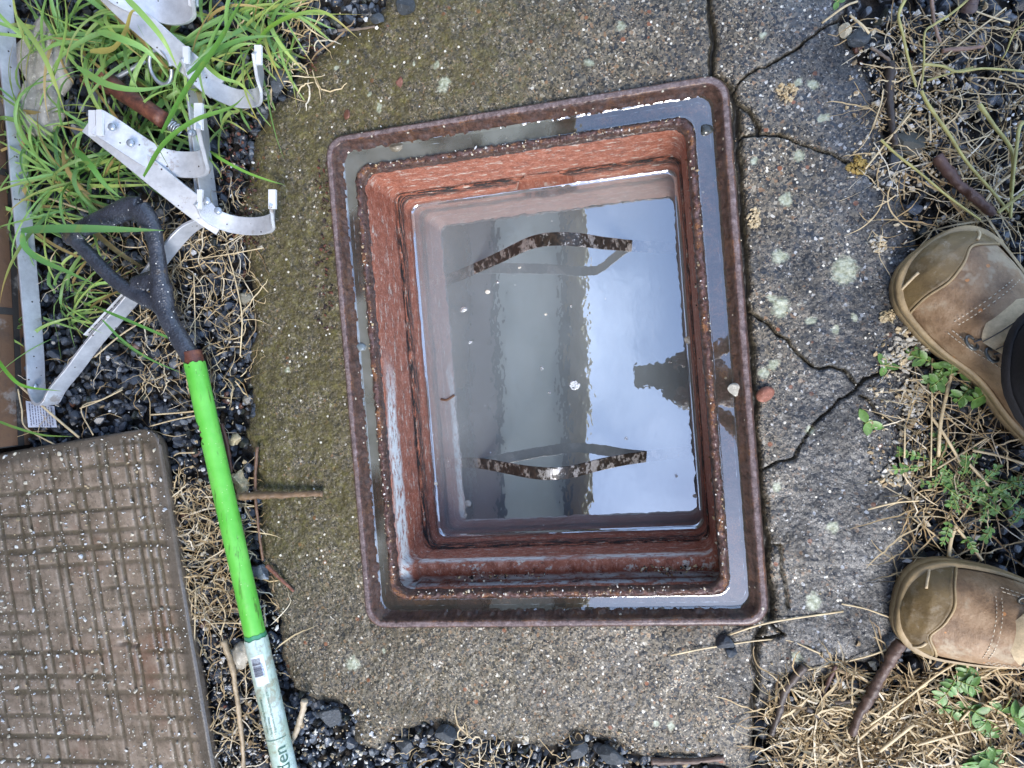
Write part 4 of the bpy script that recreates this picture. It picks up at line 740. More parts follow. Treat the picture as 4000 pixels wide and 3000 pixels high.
# crumpled printed paper scrap by the V point
V = []; n_ = 9
for i in range(n_):
    for j in range(n_): s_, t_ = i/(n_-1), j/(n_-1); q_ = at(100+112*s_+10*t_, 1565+55*t_*1.9+22*s_*(1-t_), .004+.003*math.sin(5*s_+3*t_)); V.append(q_)
sc_ = mk('paper_scrap', V, [(i*n_+j, (i+1)*n_+j, (i+1)*n_+j+1, i*n_+j+1) for i in range(n_-1) for j in range(n_-1)], plain('bluish_paper', (.52, .56, .66), .6, var=.12)); tag(sc_, 'torn bluish printed paper scrap at the point of the V-shaped bar', 'paper')
V = []; F = []
for i in range(9):
    s = .08
    while s < .9:
        w__ = random.uniform(.04, .16); t = .1+i*.095; k0 = len(V)
        for (a_, b_) in ((t, s), (t+.035, s), (t+.035, s+w__), (t, s+w__)): V.append(at(100+112*a_+10*b_, 1565+55*b_*1.9+22*a_*(1-b_), .0048+.003*math.sin(5*a_+3*b_)))
        F.append((k0, k0+1, k0+2, k0+3)); s += w__+.03
mk('printing', V, F, plain('grey_ink', (.14, .14, .20), .6, bumpd=0), sc_, smooth=False)
# galvanised wire with a ring, rusty hinge pin with a spring
gal = plain('galvanised_wire', (.42, .45, .49), .35, .6, var=.2, sc=80)
wr = empty('wire_ring', at(600, 270, 0), 'grey galvanised wire pin ending in a round eye in the grass', 'wire pin')
c_ = at(627, 262, .05); ang = np.linspace(0, 2*math.pi*.97, 40); ringp = c_+np.c_[np.cos(ang)*.017, np.sin(ang)*.0215, np.sin(ang)*.008]; V, F = tube(ringp, .0028, 8, False); mk('eye', V, F, gal, wr)
V, F = tube(resample(ats([(568, 236, .052), (510, 272, .053), (450, 306, .054), (425, 322, .054)]), .01), .0034, 8); mk('pin', V, fixq(F), gal, wr)
hg = empty('hinge_pin', at(520, 420, 0), 'rusty brown pipe bracket with a silver spring inside, among the grass', 'hinge pin')
V, F = tube(resample(ats([(430, 322, .060), (480, 365, .057), (560, 415, .053), (640, 470, .049)]), .008), .0125, 18); mk('pipe', V, fixq(F), MAT['rustpipe'], hg)
V, F = strip(ats([(382, 300, .058), (400, 320, .057), (440, 350, .055)]), (.3, 1, 0), .020, .004); mk('flange', V, F, MAT['rustpipe'], hg, smooth=False)
hpth = resample(ats([(470, 350, .046), (540, 395, .042), (620, 450, .038), (700, 512, .034)]), .0006); d_ = hpth[-1]-hpth[0]; d_ /= np.linalg.norm(d_); e1_ = np.cross(d_, [0, 0, 1]); e1_ /= np.linalg.norm(e1_); e2_ = np.cross(e1_, d_); a_ = np.arange(len(hpth))*.95
V, F = tube(hpth+np.cos(a_)[:, None]*e1_*.0085+np.sin(a_)[:, None]*e2_*.0085, .0013, 5, False); mk('spring', V, F, gal, hg)
# ================================================================== grass
GA = rng
def blade(base, az, L, el, bend, w, n=14, twist=0, droop=1.0):
    p = np.array(base, float); P = [p.copy()]; e = el; a = az
    for i in range(n-1):
        d = np.array([math.cos(a)*math.cos(e), math.sin(a)*math.cos(e), math.sin(e)]); p = p+d*L/(n-1); P.append(p.copy()); e -= bend/(n-1)*(1+i/n*droop); e = max(e, -1.2); a += twist/(n-1)
        if p[2] < .004: p[2] = .004
    P = np.array(P); t = np.linspace(0, 1, n); return P, w*np.clip(1-t**2.6, .03, 1)*np.clip(.55+t*3, 0, 1)
def tip_col(n, g, yel):
    t = np.linspace(0, 1, n)[:, None]; G = np.array(g); Yc = np.array([.58, .46, .12]); Bc = np.array([.46, .28, .12])
    c = G*(1-yel*t**2)+Yc*yel*t**2; c = np.where((t > .8) & (yel > .5), c*.5+Bc*.5, c); return np.repeat(c, 3, 0)
m = NT('grass_blade'); p = m.pos(); c = m.mix(m.math('MULTIPLY', m.step(m.noise(p, 60, 4, .6), .56, .7), .3), m.attr('col', 'Color'), (.42, .36, .08))
d1 = m.bsdf(c, .42); tr = m.n('BsdfTranslucent'); m.put(tr.inputs[0], c); mx = m.n('MixShader'); mx.inputs[0].default_value = .3; m.put(mx.inputs[1], d1); m.put(mx.inputs[2], tr.outputs[0]); MAT['grass'] = m.done(mx.outputs[0])
greens = [(.22, .42, .12), (.27, .48, .13), (.36, .58, .17), (.18, .36, .11), (.42, .56, .16)]
def tuft(px, py, n, L, az0, spread, w=.0055, el=.95, lab='', yel=.25, z=0):
    base = at(px, py, 0); Pt, Co = [], []
    for _ in range(n):
        b = base+np.array([rng.normal()*.022, rng.normal()*.022, 0]); b[2] = -.005; az = az0+rng.normal()*spread; P, w_ = blade(b, az, L*rng.uniform(.35, 1.15), el*rng.uniform(.45, 1.35), rng.uniform(.6, 2.4), w*rng.uniform(.4, 1.5), twist=rng.normal()*.5)
        Pt.append(ribbon(P, w_, rng.normal()*.5+np.linspace(0, rng.normal()*.8, len(P)), .16)); y_ = rng.random() < yel
        Co.append(tip_col(len(P), np.array(greens[rng.integers(5)])*rng.uniform(.8, 1.2), rng.uniform(.5, 1) if y_ else rng.uniform(0, .3)) if rng.random() > .10 else np.tile(np.array([.50, .36, .14])*rng.uniform(.7, 1.1), (len(P)*3, 1)))
    V, F = join(Pt); o = mk('grass_tuft', V, F, MAT['grass'], col=np.concatenate(Co)); tag(o, lab, 'grass tuft', 'grass tufts among the brackets')
R90 = math.pi/2
for a in [(130, 520, 46, .18, .2, 1.6, .0055, .9, 'green grass tuft over the pale broken block at the far left', .25), (300, 700, 62, .20, .1, 1.8, .0058, .85, 'dense green tuft directly below the pale broken block', .25), (520, 560, 36, .18, .3, 1.8, .006, .85, 'broad-bladed tuft growing beside the rusty hinge pin', .3), (700, 330, 50, .19, .1, 1.5, .007, .8, 'broad-bladed tuft at the barcode bar above the upper hook', .25),
          (930, 150, 46, .19, -.3, 1.6, .0058, .8, 'yellow-tipped tuft right of the half-buried hook', .45), (1060, 60, 40, .15, -.4, 1.4, .005, .8, 'orange-tipped tuft at the top corner of the concrete', .6), (500, 110, 60, .20, 0, 2.0, .007, .9, 'tall tuft round the top hook by the picture edge', .2), (250, 180, 46, .20, 0, 2.0, .006, .9, 'loose tuft at the top left by the long bar', .2),
          (120, 830, 44, .16, .3, .9, .005, .6, 'low tuft spreading from the wall towards the spade grip', .25), (260, 1170, 38, .15, .1, .7, .0045, .55, 'feathery tuft lying over the V-shaped bar sticker', .3), (880, 400, 22, .14, -.2, 1.6, .0045, .7, 'small tuft at the end of the upper hook', .4), (90, 1290, 9, .13, -.9, .8, .005, .8, 'thin tuft by the brick wall above the V point', .2), (430, 600, 24, .13, .2, 2, .005, .5, 'short tuft under the riveted hook', .3), (620, 130, 26, .14, .2, 2, .0055, .6, 'short tuft under the top bracket arm', .3)]:
    tuft(*a[:7], a[7], a[8], a[9])
def pblade(pts, w, g, yel, lab, tw=.2, rise=None):
    P = smooth_path(ats(pts), 6); n = len(P); t = np.linspace(0, 1, n); V, F = ribbon(P, w*np.clip(1-t**3, .04, 1)*np.clip(.5+t*4, 0, 1), tw, .15)
    tag(mk('wild_grass_strand', V, F, MAT['grass'], col=tip_col(n, g, yel)), lab, 'grass blade', 'single long grass blades', 'thing')
pblade([(80, 900, .07), (200, 893, .085), (350, 893, .09), (500, 897, .085), (640, 900, .075)], .013, (.16, .37, .12), .1, 'wide flat green blade lying straight across the spade grip')
pblade([(88, 905, .07), (95, 960, .065), (150, 1010, .06), (260, 1060, .055), (380, 1115, .05)], .010, (.15, .36, .10), .1, 'wide green blade arching down beside the left arm of the spade grip')
pblade([(820, 590, .03), (870, 625, .035), (960, 672, .03), (1050, 705, .02), (1112, 722, .008)], .0045, (.20, .42, .06), .1, 'slim green blade reaching out over the mossy concrete')
pblade([(400, 1210, .05), (520, 1260, .055), (660, 1320, .05), (757, 1358, .045)], .0045, (.14, .36, .08), .1, 'thin green blade ending on the top of the green shaft')
pblade([(400, 1250, .04), (480, 1330, .04), (580, 1400, .04), (725, 1464, .035)], .004, (.16, .38, .10), .1, 'second thin green blade ending left of the green shaft')
pblade([(-20, 1390, .06), (40, 1470, .065), (100, 1510, .06), (240, 1528, .05)], .006, (.18, .45, .06), .1, 'bright green blade curving over the V point of the bar')
pblade([(-20, 1640, .05), (60, 1670, .05), (170, 1700, .045), (290, 1705, .04)], .004, (.18, .36, .08), .2, 'thin green blade across the brick edge above the cover')
pblade([(290, 580, .07), (350, 640, .08), (410, 720, .07), (480, 780, .055)], .009, (.13, .33, .07), .1, 'wide dark green blade pointing down at the spade grip')
pblade([(560, 690, .14), (640, 560, .15), (760, 470, .14), (900, 420, .12), (960, 370, .10)], .009, (.15, .36, .06), .2, 'long green blade crossing above the riveted hook')
pblade([(730, 290, .12), (840, 200, .13), (960, 150, .12), (1100, 140, .09)], .010, (.13, .33, .08), .2, 'long blade crossing to the corner of the concrete')
pblade([(1000, 180, .06), (1050, 110, .07), (1150, 60, .07), (1270, 50, .05), (1400, 150, .02)], .008, (.18, .38, .05), .6, 'arching yellow-tipped blade over the top corner of the concrete')
pblade([(350, 200, .12), (440, 190, .12), (490, 120, .12), (515, 45, .12), (560, 48, .11)], .010, (.42, .36, .10), 1, 'withered orange blade curling near the wire ring')
pblade([(630, 520, .12), (720, 360, .14), (850, 170, .15), (910, 60, .14), (960, -30, .13)], .011, (.13, .33, .06), .1, 'broad blade rising up past the barcode bar')
pblade([(380, 120, .14), (470, 150, .15), (560, 190, .14), (640, 260, .12)], .010, (.26, .48, .13), .1, 'pale blade lying over the arm of the half-buried bracket')
pblade([(480, -20, .15), (560, 60, .15), (640, 160, .14), (700, 280, .11)], .008, (.30, .52, .14), .2, 'pale blade slanting down across the top hook')
pblade([(300, 260, .13), (420, 330, .14), (560, 350, .13), (700, 320, .10)], .009, (.24, .45, .12), .1, 'pale blade crossing the rusty hinge pin')
pblade([(200, 320, .12), (240, 200, .13), (260, 80, .13), (250, -30, .12)], .007, (.30, .50, .12), .2, 'upright pale blade over the broken blocks')
pblade([(60, 60, .12), (160, 200, .13), (220, 340, .12), (260, 460, .08)], .007, (.36, .50, .14), .4, 'yellowish blade falling across the broken blocks')
pblade([(780, 230, .10), (860, 300, .11), (940, 330, .09), (1000, 400, .05)], .006, (.30, .50, .12), .4, 'short pale blade over the end of the half-buried bracket')
# --- green weeds with small leaves
def leaf(c, az, L, w, el=.3):
    n = 6; t = np.linspace(0, 1, n); d = np.array([math.cos(az)*math.cos(el), math.sin(az)*math.cos(el), math.sin(el)]); P = c+d*L*t[:, None]; P[:, 2] -= .25*L*t**2; return ribbon(P, w*np.sin(np.pi*np.clip(t*.93+.05, 0, 1))**.8, rng.normal()*.2, .12)
weedm = plain('weed_leaf', (.11, .22, .05), .4, var=.45, sc=90, bumpd=.0004); stem_m = plain('weed_stem', (.30, .36, .10), .5, var=.3)
def weed(boxpx, nst, lab, LL=.0046, hgt=.03, stems=True, group='small green weeds by the boots', nl=5, mat=None):
    x0, y0, x1, y1 = boxpx; o = empty('weed', at((x0+x1)/2, (y0+y1)/2, 0), lab, 'weed', group); St, Lf = [], []
    for _ in range(nst):
        b = at(rng.uniform(x0, x1), rng.uniform(y0, y1), 0); az = rng.uniform(0, 6.28); P, _w = blade([b[0], b[1], 0], az, rng.uniform(.4, 1)*.055, rng.uniform(.3, 1.2), .8, .001, 8); P[:, 2] = np.clip(P[:, 2], .002, hgt); St.append(tube(P, .0006, 4, False))
        for k in range(nl):
            q = P[min(7, 2+k)]; s_ = rng.uniform(.6, 1.4)
            for sg in (-1, 1): Lf.append(leaf(q, az+sg*rng.uniform(.5, 1.4), LL*s_*1.5, LL*s_*.8, rng.uniform(-.1, .5)))
    V, F = join(St); mk('stems', V, F, stem_m, o); V, F = join(Lf); mk('leaves', V, F, mat or weedm, o)
weed((3700, 1850, 4000, 2100), 24, 'dense clump of small-leaved green weed between the two boots')
weed((3600, 1790, 3750, 1900), 10, 'small sprig of green weed at the slab edge between the boots')
weed((3650, 1400, 3860, 1540), 12, 'green weed beside the heel of the upper boot', .008)
weed((3700, 2570, 3800, 2650), 5, 'green weed just below the lower boot', .008); weed((3800, 2780, 3960, 2960), 9, 'grey-green leafy weed in the hay near the bottom right corner', .013, nl=2)
weed((3650, 2700, 3800, 2760), 4, 'few pale green leaves in the hay under the lower boot', .010, nl=2)
def sprout(px, py, lab, L=.013, n=3, az=2.0):
    c = at(px, py, 0); c[2] = surf_z(c[0], c[1])+.003; o = empty('seedling', c, lab, 'seedling', 'single seedlings on the slab'); Lf = [leaf(c, az+i*2.1+rng.normal()*.3, L*rng.uniform(.7, 1.2), L*.55, .2) for i in range(n)]; V, F = join(Lf); mk('leaves', V, F, weedm, o)
    V, F = tube([c-[.004, .002, .003], c, c+[.005, .004, .002]], .0008, 5); mk('stem', V, fixq(F), stem_m, o)
sprout(3385, 1650, 'bright green seedling lying on the slab below the crack junction', .020); sprout(3452, 1430, 'small dark green seedling at the slab edge beside the upper boot', .018); sprout(3395, 2712, 'two-leaved seedling on the slab near the thick stick', .017, 2, 3.5); sprout(3270, 8, 'tiny green sprig at the top edge of the slab', .013)
# --- runner stems on the right
def runner(pts, r, lab, col=(.40, .36, .13), cat='plant stem', name='plant_stem', grp='yellow-green runner stems on the right gravel'):
    P = smooth_path(ats(pts), 14); P = P+np.c_[fbm(P, 22, 2, 970), fbm(P, 22, 2, 975), fbm(P, 22, 2, 977)*.3]*r*(.6 if cat == 'twig' else .5); V, F = tube(P, np.linspace(r, r*.7, len(P))*(1+.22*fbm(P, 60, 3, 980)), 9 if cat == 'twig' else 7); V = V+(np.c_[fbm(V, 260, 2, 981), fbm(V, 260, 2, 983), fbm(V, 260, 2, 985)]*r*.35 if cat == 'twig' else 0); key = 'stem%s' % (col,); MAT.setdefault(key, plain(name+'_skin', col, .5, var=.35, sc=45, bumpd=.0008)); tag(mk(name, V, fixq(F), MAT[key]), lab, cat, grp)
RN = [([(3540, -10, .03), (3510, 60, .03), (3528, 140, .025), (3550, 250, .02), (3578, 340, .015)], .0020, 'runner stem bending down from the top edge'), ([(3598, 355, .02), (3635, 425, .02), (3700, 520, .02), (3770, 625, .02), (3850, 720, .02), (3940, 830, .02)], .0024, 'thickest runner stem slanting towards the upper boot'), ([(3790, -10, .04), (3720, 50, .035), (3650, 95, .03), (3612, 130, .03), (3608, 230, .025), (3600, 345, .02)], .0016, 'thin runner curling down from the top edge'),
 ([(3440, 545, .01), (3500, 600, .012), (3600, 680, .015), (3700, 765, .02), (3830, 860, .02)], .0018, 'green runner that starts on the slab and passes over the boot toe side'), ([(3600, 250, .02), (3680, 258, .02), (3740, 280, .02), (3850, 268, .02), (4010, 280, .02)], .0018, 'level runner across the right gravel'), ([(3824, 410, .03), (3880, 490, .03), (3955, 600, .03), (3950, 740, .03), (3945, 850, .03)], .0026, 'stout yellow runner turning down near the right edge'),
 ([(4010, 470, .04), (3980, 500, .04), (3965, 620, .04), (3950, 760, .03)], .0024, 'stout runner rising beside the right edge'), ([(4000, 90, .04), (3960, 130, .03), (3930, 200, .02), (3910, 235, .01)], .0012, 'short thin blade-like stem near the top right'), ([(3895, 830, .03), (3960, 780, .035), (4010, 740, .04)], .0024, 'yellow stem above the upper boot'), ([(3620, 315, .012), (3700, 290, .014), (3800, 262, .016)], .0012, 'fine runner crossing the level one')]
for a, r, l in RN: runner(a, r, l)
# --- sticks and twigs
TW = [([(930, 1938, .018), (1000, 1936, .016), (1120, 1932, .012), (1258, 1930, .008)], .0062, (.17, .105, .06), 'thick peeled stick lying level across the left edge of the concrete'), ([(1003, 1745, .008), (998, 1850, .008), (1000, 1960, .009), (1012, 2070, .008), (1026, 2190, .006)], .0026, (.14, .075, .045), 'long thin twig running down the left edge of the concrete'), ([(862, 1655, .01), (885, 1730, .01), (905, 1845, .008)], .0034, (.10, .045, .03), 'dark reddish twig against the green shaft'),
 ([(872, 2500, .016), (910, 2630, .014), (938, 2800, .012), (952, 3010, .012)], .0045, (.42, .32, .20), 'long pale woody stalk left of the labelled shaft'), ([(1190, 2735, .02), (1165, 2830, .014), (1136, 2905, .008)], .0050, (.40, .32, .22), 'short pale stalk right of the labelled shaft'), ([(3523, 2500, .014), (3480, 2575, .013), (3429, 2664, .012), (3393, 2747, .011), (3335, 2870, .010)], .0075, (.10, .060, .045), 'thick dark stick leading down from the toe of the lower boot'),
 ([(3147, 2600, .006), (3076, 2690, .006), (3045, 2780, .006), (3012, 2865, .006)], .0052, (.075, .055, .045), 'dark rotten stick beside the lower slab crack'), ([(3265, 2600, .006), (3222, 2700, .005), (3185, 2785, .005)], .0028, (.09, .045, .035), 'thin dark twig between two thicker sticks on the slab'), ([(3150, 2770, .006), (3240, 2830, .006)], .0048, (.07, .055, .045), 'short dark twig end in the hay'),
 ([(3477, 245, .004), (3474, 350, .004), (3483, 460, .004), (3497, 565, .006)], .0056, (.045, .035, .030), 'straight black-brown stick along the right slab edge'), ([(3661, 612, .012), (3740, 715, .014), (3800, 770, .016), (3880, 838, .016)], .0072, (.10, .055, .045), 'stout purple-brown stick slanting to the upper boot'), ([(1042, 2210, .006), (1090, 2255, .006), (1150, 2312, .004)], .0030, (.20, .08, .05), 'short reddish twig beside the green shaft'),
 ([(2545, 2978, .002), (2700, 2972, .002), (2830, 2962, .002)], .0045, (.12, .075, .055), 'flat brown stick along the bottom slab edge'), ([(3260, 2745, .004), (3340, 2742, .005)], .004, (.08, .06, .045), 'level dark twig stub in the hay'), ([(3780, 50, .03), (3800, -20, .04)], .009, (.10, .065, .06), 'blunt purple stick end at the top right edge'), ([(3640, -10, .02), (3650, 80, .015), (3672, 165, .01)], .0026, (.24, .16, .12), 'straight brown twig at the top right'),
 ([(3680, 198, .010), (3840, 182, .012)], .0028, (.26, .16, .12), 'level reddish twig near the top right'), ([(3400, 185, .008), (3460, 225, .007), (3505, 270, .006)], .0022, (.16, .12, .09), 'slender twig at the upper right slab corner'), ([(1320, 118, .004), (1400, 112, .003), (1465, 105, .004)], .0022, (.16, .12, .09), 'slender pinkish twig at the top corner of the concrete'), ([(1005, 1915, .007), (985, 1945, .012)], .004, (.14, .09, .05), 'broken stub under the level stick')]
for a, r, col, l in TW: runner(a, r, l, col, 'twig', 'twig', 'brown twigs lying about the slab')
ST = [([(2841, 2482), (3005, 2432), (3294, 2388)], .0024), ([(2620, 2560), (2790, 2527), (3047, 2498), (3205, 2553)], .0020), ([(3288, 2359), (3380, 2378), (3476, 2412)], .0018), ([(3152, 2617), (3288, 2588), (3400, 2560), (3505, 2523)], .0022), ([(3229, 2570), (3320, 2620), (3405, 2676), (3523, 2776)], .0018), ([(3376, 2847), (3500, 2760), (3640, 2650), (3746, 2582)], .0030), ([(3258, 2970), (3400, 2850), (3523, 2752), (3700, 2660), (3905, 2606)], .0036), ([(3435, 2935), (3570, 2829)], .0045), ([(3580, 2911), (3760, 2862), (3963, 2823)], .0034), ([(3623, 2952), (3710, 2860), (3787, 2776)], .0026),
 ([(3733, 1400), (3700, 1530), (3675, 1650), (3666, 1784)], .0042), ([(3641, 1400), (3640, 1600), (3636, 1861)], .0018), ([(3620, 1605), (3690, 1700), (3759, 1820)], .0034), ([(3764, 1790), (3820, 1850), (3871, 1912)], .0034), ([(3661, 1830), (3760, 1770), (3861, 1707)], .0022), ([(3800, 1759), (3900, 1780), (4000, 1812)], .0030), ([(3728, 2051), (3780, 2115), (3838, 2190)], .0034), ([(3733, 2056), (3715, 2110), (3706, 2175)], .0044), ([(3390, 1990), (3497, 1964), (3590, 1956)], .0020), ([(3535, 1660), (3533, 1790)], .0020),
 ([(312, 1595), (400, 1560), (481, 1513)], .0020), ([(369, 1395), (470, 1310), (584, 1237)], .0024), ([(757, 1067), (762, 1313), (755, 1467), (770, 1560)], .0018), ([(881, 955), (922, 1108), (945, 1240), (938, 1390)], .0020), ([(727, 1016), (880, 995), (1030, 968)], .0014), ([(184, 773), (280, 805), (379, 840)], .0030), ([(215, 712), (300, 715), (374, 738)], .0022), ([(218, 730), (290, 770), (375, 830)], .0020), ([(364, 1700), (317, 1594), (400, 1560), (478, 1522)], .0022), ([(764, 2306), (760, 2480), (755, 2658)], .0024),
 ([(805, 2437), (870, 2433), (949, 2435)], .0020), ([(70, 1500), (150, 1572), (215, 1630), (310, 1710)], .0040), ([(70, 1520), (85, 1600), (100, 1670), (220, 1740)], .0026), ([(860, 2480), (880, 2400), (845, 2330)], .0024), ([(590, 1620), (700, 1612), (770, 1605)], .0024), ([(585, 1665), (680, 1640), (770, 1622)], .0020), ([(680, 1780), (700, 1770), (760, 1768)], .0022), ([(3210, 90), (3300, 25), (3350, 5)], .0026), ([(3320, 60), (3370, 100), (3395, 130)], .003), ([(3680, 230), (3800, 130), (3930, 30)], .0016), ([(3610, 240), (3660, 190), (3710, 140)], .0014), ([(3380, 660), (3460, 560), (3560, 440)], .0022), ([(3405, 505), (3440, 410), (3450, 350)], .0015), ([(3630, 440), (3636, 550)], .002), ([(3740, 565), (3860, 530)], .0016), ([(3800, 40), (3870, 65), (3945, 88)], .002), ([(3835, 810), (3900, 720), (4000, 650)], .003), ([(3960, 640), (3850, 690), (3740, 700)], .0016), ([(880, 1590), (760, 1600)], .0022)]
def st_where(a):
    x_, y_ = a[0]
    return 'in the hay at the lower right' if (y_ > 2560 and x_ > 3200) else 'on the slab by the lower boot toe' if (y_ > 2300 and x_ > 2000) else 'between the two boots' if (x_ > 3000 and y_ > 1300) else 'on the gravel above the upper boot' if x_ > 3000 else 'near the labelled shaft' if y_ > 1900 else 'near the V-shaped bar and green shaft' if y_ > 1200 else 'round the spade grip'
def st_kind(a, r):
    dx, dy = a[-1][0]-a[0][0], a[-1][1]-a[0][1]; L = math.hypot(dx, dy); g = math.degrees(math.atan2(abs(dy), abs(dx))); d_ = 'level' if g < 20 else 'upright' if g > 70 else 'falling rightwards' if dx*dy > 0 else 'rising rightwards'
    return ('long' if L > 230 else 'short')+' '+('thick' if r >= .003 else 'thin'), d_
grp_ = {}
for i, (a, r) in enumerate(ST): grp_.setdefault((*st_kind(a, r), st_where(a)), []).append(i)
ORD = {1: [''], 2: ['upper ', 'lower '], 3: ['top ', 'middle ', 'bottom '], 4: ['first from top, ', 'second from top, ', 'third from top, ', 'fourth from top, '], 5: ['first from top, ', 'second from top, ', 'third from top, ', 'fourth from top, ', 'fifth from top, ']}
STL = {}
for (k1_, k2_, wh), ii in grp_.items():
    ii = sorted(ii, key=lambda i: (ST[i][0][0][1]+ST[i][0][-1][1])); 
    for w_, i in zip(ORD[len(ii)], ii): STL[i] = w_+k1_+' pale straw stalk '+k2_+', '+wh
for i, (a, r) in enumerate(ST):
    zz = .010 if a[0][0] > 3300 or a[0][0] < 900 else .003
    P = ats([(p_[0], p_[1], zz+.004*math.sin(k*2.1+i)) for k, p_ in enumerate(a)]); P = smooth_path(P, 5) if len(P) > 2 else resample(P, .01); V, F = tube(P, r*.55, 6, flat=.7)
    MAT.setdefault('stalk', plain('stalk_skin', (.60, .47, .28), .55, var=.3, sc=60, bumpd=.0006)); tag(mk('straw_stalk', V, fixq(F), MAT['stalk']), STL[i], 'straw', 'loose straw stalks')
# --- stones and lumps
IV3, IF3 = ico(3)
def cluster(px, py, rx, ry, n, cols, lab, cat, rot=0, name='plaster_lump', smax=.006, grp=None):
    c = at(px, py, 0); Pw = []
    for _ in range(n):
        a = rng.uniform(0, 6.28); d = math.sqrt(rng.random()); u, v = rx*d*math.cos(a), ry*d*math.sin(a); x, y = c[0]+u*math.cos(rot)-v*math.sin(rot), c[1]+u*math.sin(rot)+v*math.cos(rot); Pw.append((x, y, surf_z(x, y)+(1-d)*.004+.001))
    V, F, nvx = scatter(np.array(Pw), rng.uniform(.35, 1, n)*smax, FLV, FLF, .9); tag(mk(name, V, F, MAT['crumb'], smooth=False, col=np.repeat(np.array(cols)[rng.integers(0, len(cols), n)]*rng.uniform(.8, 1.1, (n, 1)), nvx, 0)), lab, cat, grp)
def stone(name, px, py, r, col, lab, cat='stone', sq=(1, .8, .6), z=None, planes=9, rough=.55, seed=0, rot=0, grp=None, coat=0, lumpy=.0):
    V = chip(500+seed, planes, IV3); V = V*(1+lumpy*fbm(V*1.0, 2.2, 3, 700+seed))[:, None]; V = V*np.array(sq)*r; c_, s_ = math.cos(rot), math.sin(rot); V = V@np.array([[c_, s_, 0], [-s_, c_, 0], [0, 0, 1]]); q = at(px, py, 0)
    zb = surf_z(q[0], q[1]) if z is None else z; q = at(px, py, zb+r*sq[2]*.5); V = V+[q[0], q[1], zb+r*sq[2]*.75]; key = 'st%s%s' % (col, coat)
    if key not in MAT: m = NT('stone_surface'); p = m.pos(); n1 = m.noise(p, 160, 5, .75); n2 = m.noise(p, 45, 4, .6); MAT[key] = m.done(m.bsdf(m.mix(m.step(n1, .54, .68), m.ramp(n2, [(.3, tuple(v*.6 for v in col)), (.7, tuple(min(1, v*1.2) for v in col))]), tuple(min(1, v*1.7+.04) for v in col)), rough, 0, m.bump(n1, .0018, .8), Coat_Weight=coat, Coat_Roughness=.1))
    return tag(mk(name, V, IF3, MAT[key], smooth=lumpy > 0), lab, cat, grp)
DK = (.045, .052, .060); CR = (.52, .42, .25); WH = (.60, .57, .50)
